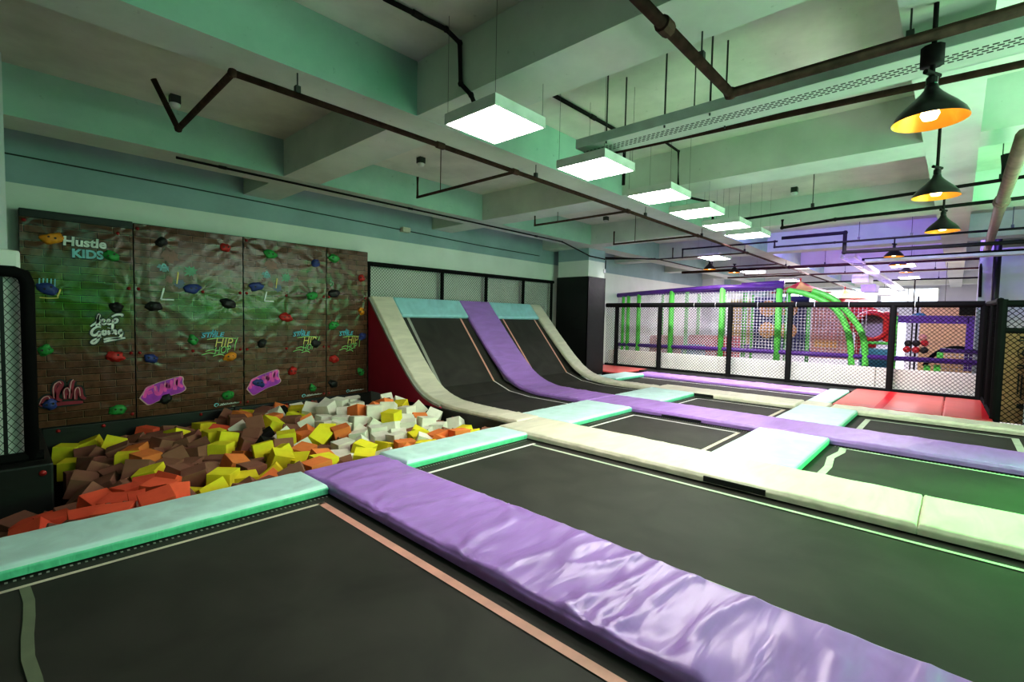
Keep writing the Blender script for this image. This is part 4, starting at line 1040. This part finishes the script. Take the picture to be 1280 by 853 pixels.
for (x, y, zt, rr) in ((15, 8.62, 2.35, .05), (15, 8.42, 2.36, .06), (15, 8.02, 2.38, .07), (17.6, 8.4, 2.5, .05), (15, 6.85, 2.46, .085), (15.6, 6.6, 2.46, .06), (17.6, 7.0, 2.5, .06), (15, 5.25, 2.52, .08), (17.6, 6.1, 2.5, .07), (17.6, 5.4, 2.5, .07),
                       (15, 3.70, 2.46, .085), (15.2, 3.52, 2.44, .065), (16.2, 3.2, 2.0, .05), (16.8, 4.9, 2.4, .05)):
    post(MB(), x, y, .30, zt, rr).build('post', M['postgreen'], t, smooth=True)
for (arc) in ([(3.49, 2.41), (3.0, 2.30), (2.44, 2.0), (2.16, 1.61), (2.0, 1.1), (1.95, .45)], [(2.9, 2.38), (2.45, 2.2), (2.16, 1.9), (1.87, 1.51), (1.7, 1.11), (1.66, .45)]):
    MB().tube([(15, *q) for q in smooth_path(arc, 2)], .075, 10).build('arch_tube', M['postgreen'], t, smooth=True)
MB().tube([(15.4, 1.70, 1.03), (15.4, 1.2, 1.03)], .04, 8).build('green_rail', M['postgreen'], t)
post(MB(), 15, 1.11, .3, 1.72, .045).build('post', M['postgreen'], t)
net(MB(), (15.02, 5.3, 0), (0, 1, 0), 3.7, .35, 2.40, .09, .09, .010).build('safety_net', M['wirewhite'], t)
net(MB(), (15.02, 3.5, 0), (0, 1, 0), 1.8, .35, 2.42, .085, .085, .010, True).build('safety_net', M['wirewhite'], t)
net(MB(), (15.06, 1.7, 0), (0, 1, 0), 1.8, .35, 2.0, .085, .085, .006, True).build('safety_net', M['wirewhite'], t)
MB().box(17.2, 17.25, 3.4, 5.0, .5, 2.35).build('navy_panel', M['playblue'], t)
for (y, zz) in ((4.55, 1.95), (3.95, 1.95), (4.55, 1.25), (3.95, 1.25)):
    MB().lathe([(.0, 0), (.24, 0), (.26, .02), (.24, .04), (0, .04)], (17.14, y, zz), 18, 'X').build('orange_disc', M['playorange'], t)
MB().box(17.2, 17.25, 2.25, 3.32, .45, 2.0).build('salmon_panel', M['playpink'], t)
MB().box(17.1, 17.18, 2.6, 3.2, .78, 1.0).build('orange_step', M['playorange'], t)
MB().box(17.4, 17.45, 1.7, 2.2, .45, 1.9).build('red_panel', M['playred'], t)
MB().box(18, 18.05, 5.2, 6.0, .5, 2.3).build('tan_panel', M['tan'], t)
t = tag(MB().box(16.2, 17.2, 5.35, 6.75, 0, 1.02).build('soft_block', M['playred'], None, (16.7, 6, .25), bevel=.06), 'large red soft block inside the play frame behind the nets', 'soft block')
t = tag(MB().box(16.2, 17.2, 6.8, 8.2, 0, .95).build('soft_block', M['playpink'], None, (16.7, 7.5, .3), bevel=.06), 'pale pink soft block beside the large red one, behind green posts', 'soft block')
t = tag(MB().box(15.6, 16.1, 6.1, 6.75, 0, .72).build('soft_block', M['teal'], None, (15.9, 6.4, .3), bevel=.06), 'small teal soft block in front of the red block', 'soft block')
# tent roofs
def tent(x, y, zt, R, zb, label):
    t = thing('tent_roof', (x, y, zb), label, 'tent roof')
    cols = ['playyellow', 'playred', 'playorange', 'playred', 'playyellow', 'playred', 'playorange', 'playred']
    for k in range(8):
        a, b = 2 * PI * k / 8, 2 * PI * (k + 1) / 8; m = (a + b) / 2
        vs = [(x, y, zt)]
        for f in (.33, .66, 1):
            zz = zt + (zb - zt) * f ** .75
            for q in (a, b): vs.append((x + R * f * math.cos(q), y + R * f * math.sin(q), zz))
        MB().add(vs, [(0, 1, 2), (1, 3, 4, 2), (3, 5, 6, 4)]).build('roof_panel', M[cols[k]], t)
    MB().lathe([(0, .1), (.03, .07), (.02, 0)], (x, y, zt), 8).build('finial', M['playred'], t)
tent(16.2, 3.45, 2.74, .85, 2.40, 'peaked red and yellow tent roof beside the purple top rail')
tent(18.6, 2.7, 2.62, .8, 2.3, 'second darker tent roof behind the green arch tubes')
# red tunnel with a round opening
t = thing('tunnel_slide', (16.2, 1.65, 1.45), 'red plastic tunnel with round opening above the purple rail', 'slide')
pr = [(.30, -.25), (.33, -.28), (.40, -.24), (.43, -.1), (.43, .35), (.36, .5)]
MB().lathe(pr, (16.1, 1.68, 1.46), 28, 'X').build('tunnel_mouth', M['playred'], t, smooth=True)
MB().box(15.95, 16.6, 1.16, 1.45, 1.05, 1.86).build('tunnel_block', M['playred'], t, bevel=.08)
MB().tube([(16.5, 1.68, 1.46), (17.6, 2.2, 1.75), (18.6, 3.2, 2.1)], .42, 16).build('tunnel_tube', M['playred'], t, smooth=True)
MB().lathe([(0, 0), (.31, 0)], (16.35, 1.68, 1.46), 24, 'X').build('tunnel_window', M['lilac'], t)
# purple gantry, arch bridge, tree and boards on the right of the play area
t = thing('purple_gantry', (15.6, .4, 0), 'purple square gantry beam on a purple upright near the white column', 'gantry')
MB().box(15.5, 15.7, -.22, 1.14, 1.56, 1.75).build('beam', M['railpurple'], t, bevel=.02)
MB().box(15.5, 15.7, -.30, -.16, .45, 1.75).build('upright', M['railpurple'], t, bevel=.02)
MB().box(15.45, 15.75, -.30, -.02, 1.76, 1.98).build('dark_block', M['pipedark'], t)
for y in (.85, .4, 0): MB().lathe([(0, -.012), (.014, 0)], (15.49, y, 1.62), 8, 'X').build('bolt', M['white'], t)
t = thing('arch_bridge', (15.3, 0, .3), 'black arched mesh bridge with purple hand rails and green pads', 'bridge')
arcp = [(.55, .5), (.45, .72), (.25, .92), (0, 1.0), (-.25, .96), (-.45, .85)]
MB().tube([(15.6, *q) for q in smooth_path(arcp, 2)], .05, 8).build('black_arch', M['foamsleeve'], t, smooth=True)
MB().tube([(15.2, .27, .93), (15.2, -.5, .92)], .05, 10).build('hand_rail', M['railpurple'], t, smooth=True)
net(MB(), (15.2, -.45, 0), (0, 1, 0), .75, .35, .88, .075, .075, .006, True).build('safety_net', M['wirewhite'], t)
for (y, z0, z1) in ((.26, .72, .88), (.30, .40, .58), (.48, .38, .56)): MB().box(15.1, 15.22, y - .06, y + .06, z0, z1).build('green_pad', M['postgreen'], t, bevel=.02)
t = thing('display_tree', (16, .75, .3), 'dark slim display tree with red and black balls round its foot', 'decoration')
MB().tube([(16, .76, 0), (16.02, .76, 1.2), (16, .75, 2.25)], .022, 8).build('trunk', M['pipedark'], t)
MB().lathe([(0, .22), (.12, .18), (.20, .08), (.14, 0), (.05, -.06), (0, -.07)], (16, .72, 1.62), 10).build('foliage', M['teal'], t)
for (y, zz, m) in ((.92, .88, 'playred'), (.74, .88, 'playred'), (.90, 1.04, 'ink'), (.74, 1.05, 'ink'), (.58, 1.06, 'playred'), (.58, .88, 'ink'), (.62, 1.2, 'playpink')):
    MB().lathe([(.085 * math.sin(PI * i / 8), -.085 * math.cos(PI * i / 8)) for i in range(9)], (15.9, y, zz), 12).build('ball', M[m], t, smooth=True)
tag(box('tan_board', M['tan'], 18.4, 18.5, -.5, .80, 0, 2.1), 'large tan board wall behind the purple gantry', 'board')
tag(box('white_glow_panel', M['windowglow'], 17, 17.04, 1.03, 1.19, 0, 1.62), 'narrow white panel beside the green post, its lit look given as glow', 'screen')  # white panel, not a light source; its brightness is painted in by emission
tag(MB().box(16.2, 17, 1.25, 1.95, 0, .85).build('soft_block', M['teal'], None, (16.6, 1.6, .2), bevel=.04), 'teal blue soft block under the red tunnel', 'soft block')
for (y, zz, lab, z0) in ((.28, 2.0, 'round glowing lamp above the fence top rail near the white column', 3.2),):
    t = thing('globe_lamp', (20, .3, 2.0), lab, 'lamp')
    MB().lathe([(.16 * math.sin(PI * i / 8), -.11 * math.cos(PI * i / 8)) for i in range(9)], (20, .31, 2.02), 14).build('globe', M['bulb'], t, smooth=True)
    MB().bar((20, .31, 2.1), (20, .31, SLAB), .008, 5).build('hanging_rod', M['rod'], t)
tag(MB().bar((19, 1.0, 0), (19, 1.0, 2.9), .02, 6).build('thin_pole', M['pipedark'], None, (19, 1, 0)), 'thin black pole rising above the fence top rail', 'pole')
# brown board behind the right fence, printed in black
t = thing('printed_board', (11.85, -1.3, 0), 'brown board with black round emblem behind the fence', 'board')
MB().box(11.85, 11.9, -2.4, -.585, -.15, 1.40).build('board_sheet', M['cardboard'], t)
pts = [(11.845, -.865 + .085 * math.cos(a), 1.075 + .1 * math.sin(a)) for a in [2 * PI * k / 28 for k in range(29)]]
MB().tube(pts, .008, 5).build('emblem_ring', M['ink'], t)
text_mb('G', -.822, 1.02, .085, .11, y=11.845, axis='X', offset=.05).build('printed_lettering', M['ink'], t)
for (y0, z0, w, h) in ((-.79, 1.32, .11, .03), (-.77, 1.27, .13, .025), (-.78, .84, .14, .03), (-.78, .80, .12, .025), (-.80, .36, .02, .36), (-.90, .36, .02, .36), (-.84, .30, .02, .4), (-.81, .12, .10, .08)):
    MB().box(11.843, 11.849, y0 - w, y0, z0, z0 + h).build('printed_mark', M['ink'], t)
tag(box('white_sheet', M['pale'], 11.7, 11.75, -2.2, -.888, -.15, 1.12), 'pale sheet leaning in front of the brown board', 'sheet')

# ------------------------------------------------------------------ lamps and added fills that are not in the picture but light it
def area(name, loc, target, sx, sy, col, watts):
    l = bpy.data.lights.new(name, 'AREA'); l.shape = 'RECTANGLE'; l.size = sx; l.size_y = sy; l.color = col; l.energy = watts
    o = bpy.data.objects.new(name, l); COL.objects.link(o); o.location = loc
    d = Vector(target) - Vector(loc); o.rotation_euler = d.to_track_quat('-Z', 'Y').to_euler()
    return o
area('green_wash', (7.0, -4.2, 2.7), (8.0, 2, 3.6), 5, .6, (.80, 1, .84), 75)
area('green_wash', (1.6, -4.2, 3.0), (.9, 3.9, 3.75), 2, .3, (.20, 1, .62), 16)
area('green_flood', (9.0, -2.6, 2.2), (8.8, 0, 4.0), 2, .5, (.05, 1, .30), 42)
area('green_flood', (5.0, -2.8, 1.9), (5.2, .3, 4.0), 3, .5, (.05, 1, .34), 34)
area('green_flood', (7.2, -3.2, 2.0), (6.0, -1.0, 0), 2, .5, (.07, 1, .13), 44).data.spread = 1.1
area('ceiling_fill', (5.6, -3.0, .3), (5.6, -2.7, 4), 6, 2.2, (.90, 1, .90), 95)  # unseen fill light, added to brighten the ceiling
for k, (px_, wt) in enumerate(((11.36, 60), (15.32, 60), (19.25, 55), (23.15, 40))):
    area('purple_strip', (px_, 2.2, 3.72), (px_ + 3, 2.2, 3.72), 5.6, .08, (.30, .15, 1), wt).rotation_euler = Euler((PI / 2, 0, -PI / 2))
area('play_light', (20, 3.5, 3.4), (17, 3.5, 0), 4, 3, (1, .93, 1), 180)
area('play_light', (28, 3.5, 3.4), (28, 3.5, 0), 4, 4, (1, .93, 1), 240)
area('low_wall_fill', (11.38, 3.6, 3.60), (13.7, 3.6, .0), 6.5, .1, (1, .97, .92), 110).data.spread = 1.7  # fill hidden behind the beam, added to brighten the low white wall
w = bpy.data.worlds.new('world'); sc.world = w; w.use_nodes = True
w.node_tree.nodes['Background'].inputs['Color'].default_value = (1, .98, .93, 1)
w.node_tree.nodes['Background'].inputs['Strength'].default_value = .50

# ------------------------------------------------------------------ which cube is which
bpy.context.view_layer.update()
dg = bpy.context.evaluated_depsgraph_get()
cp = Vector((0, 0, 1.5)); hidden = []
seen = []
for c in cubes:
    o, k, tilt = c; ok = 0
    h = cs / 2
    for q in [(0, 0, h), (0, 0, -h), (h, 0, 0), (-h, 0, 0), (0, h, 0), (0, -h, 0)] + [(a * .085, b * .085, d * .085) for a in (-1, 1) for b in (-1, 1) for d in (-1, 1)]:
        p = o.matrix_world @ Vector(q)
        d = p - cp
        px, py = project(p)
        if not (0 <= px <= 1280 and 0 <= py <= 853): continue
        hit, loc, nrm, idx, ob, _ = sc.ray_cast(dg, cp, d.normalized(), distance=d.length + .1)
        if hit and ob.name == o.name: ok += 1
    (seen if ok >= 1 else hidden).append(c)
mb = under
for (o, k, tilt) in hidden:
    mb.add([o.matrix_world @ v.co for v in o.data.vertices], [tuple(f.vertices) for f in o.data.polygons])
    bpy.data.objects.remove(o)
if mb.v: tag(mb.build('foam_cube_filling', M['foam_brown'], None, (2.4, 6.5, -.5)), 'lower foam cubes glimpsed between the loose ones of the pit', 'foam', kind='stuff')
def zone(x, y):
    if y < 5.25: return 'behind the long cyan pad' if x < 1.93 else ('behind the broad purple pad' if x < 2.87 else 'behind the short cyan pad')
    if x < .9 and y > 6.1: return 'beside the black box'
    if y > 7.75: return 'along the black pit skirt'
    if x > 4.35: return 'by the crimson ramp side'
    return 'in the nearer mid pit' if y < 6.4 else 'in the farther mid pit'
bucket = {}
for (o, k, tilt) in seen:
    bucket.setdefault((k, zone(o.location.x, o.location.y)), []).append(o)
for (k, zn), lst in bucket.items():
    lst.sort(key=lambda o: project(o.location)[0])
    col = {'red': 'coral red', 'white': 'cream white'}.get(k, k)
    for i, o in enumerate(lst):
        if len(lst) == 1: o['label'] = 'the only %s foam cube %s' % (col, zn)
        elif i == 0: o['label'] = 'leftmost %s foam cube %s' % (col, zn)
        elif i == len(lst) - 1: o['label'] = 'rightmost %s foam cube %s' % (col, zn)
        else: o['label'] = '%s %s foam cube from the left %s' % (ords[i], col, zn)
        o['category'] = 'foam cube'; o['group'] = '%s foam cubes in the pit' % col

for o in list(sc.objects):
    if '_o' in o: del o['_o']

# ------------------------------------------------------------------ picture settings
sc.view_settings.view_transform = 'Standard'
sc.view_settings.look = 'Medium High Contrast'
sc.view_settings.exposure = 1.05
sc.cycles.use_denoising = True
sc.cycles.adaptive_threshold = .02
sc.cycles.max_bounces = 6; sc.cycles.diffuse_bounces = 4; sc.cycles.glossy_bounces = 3
sc.cycles.sample_clamp_indirect = 6
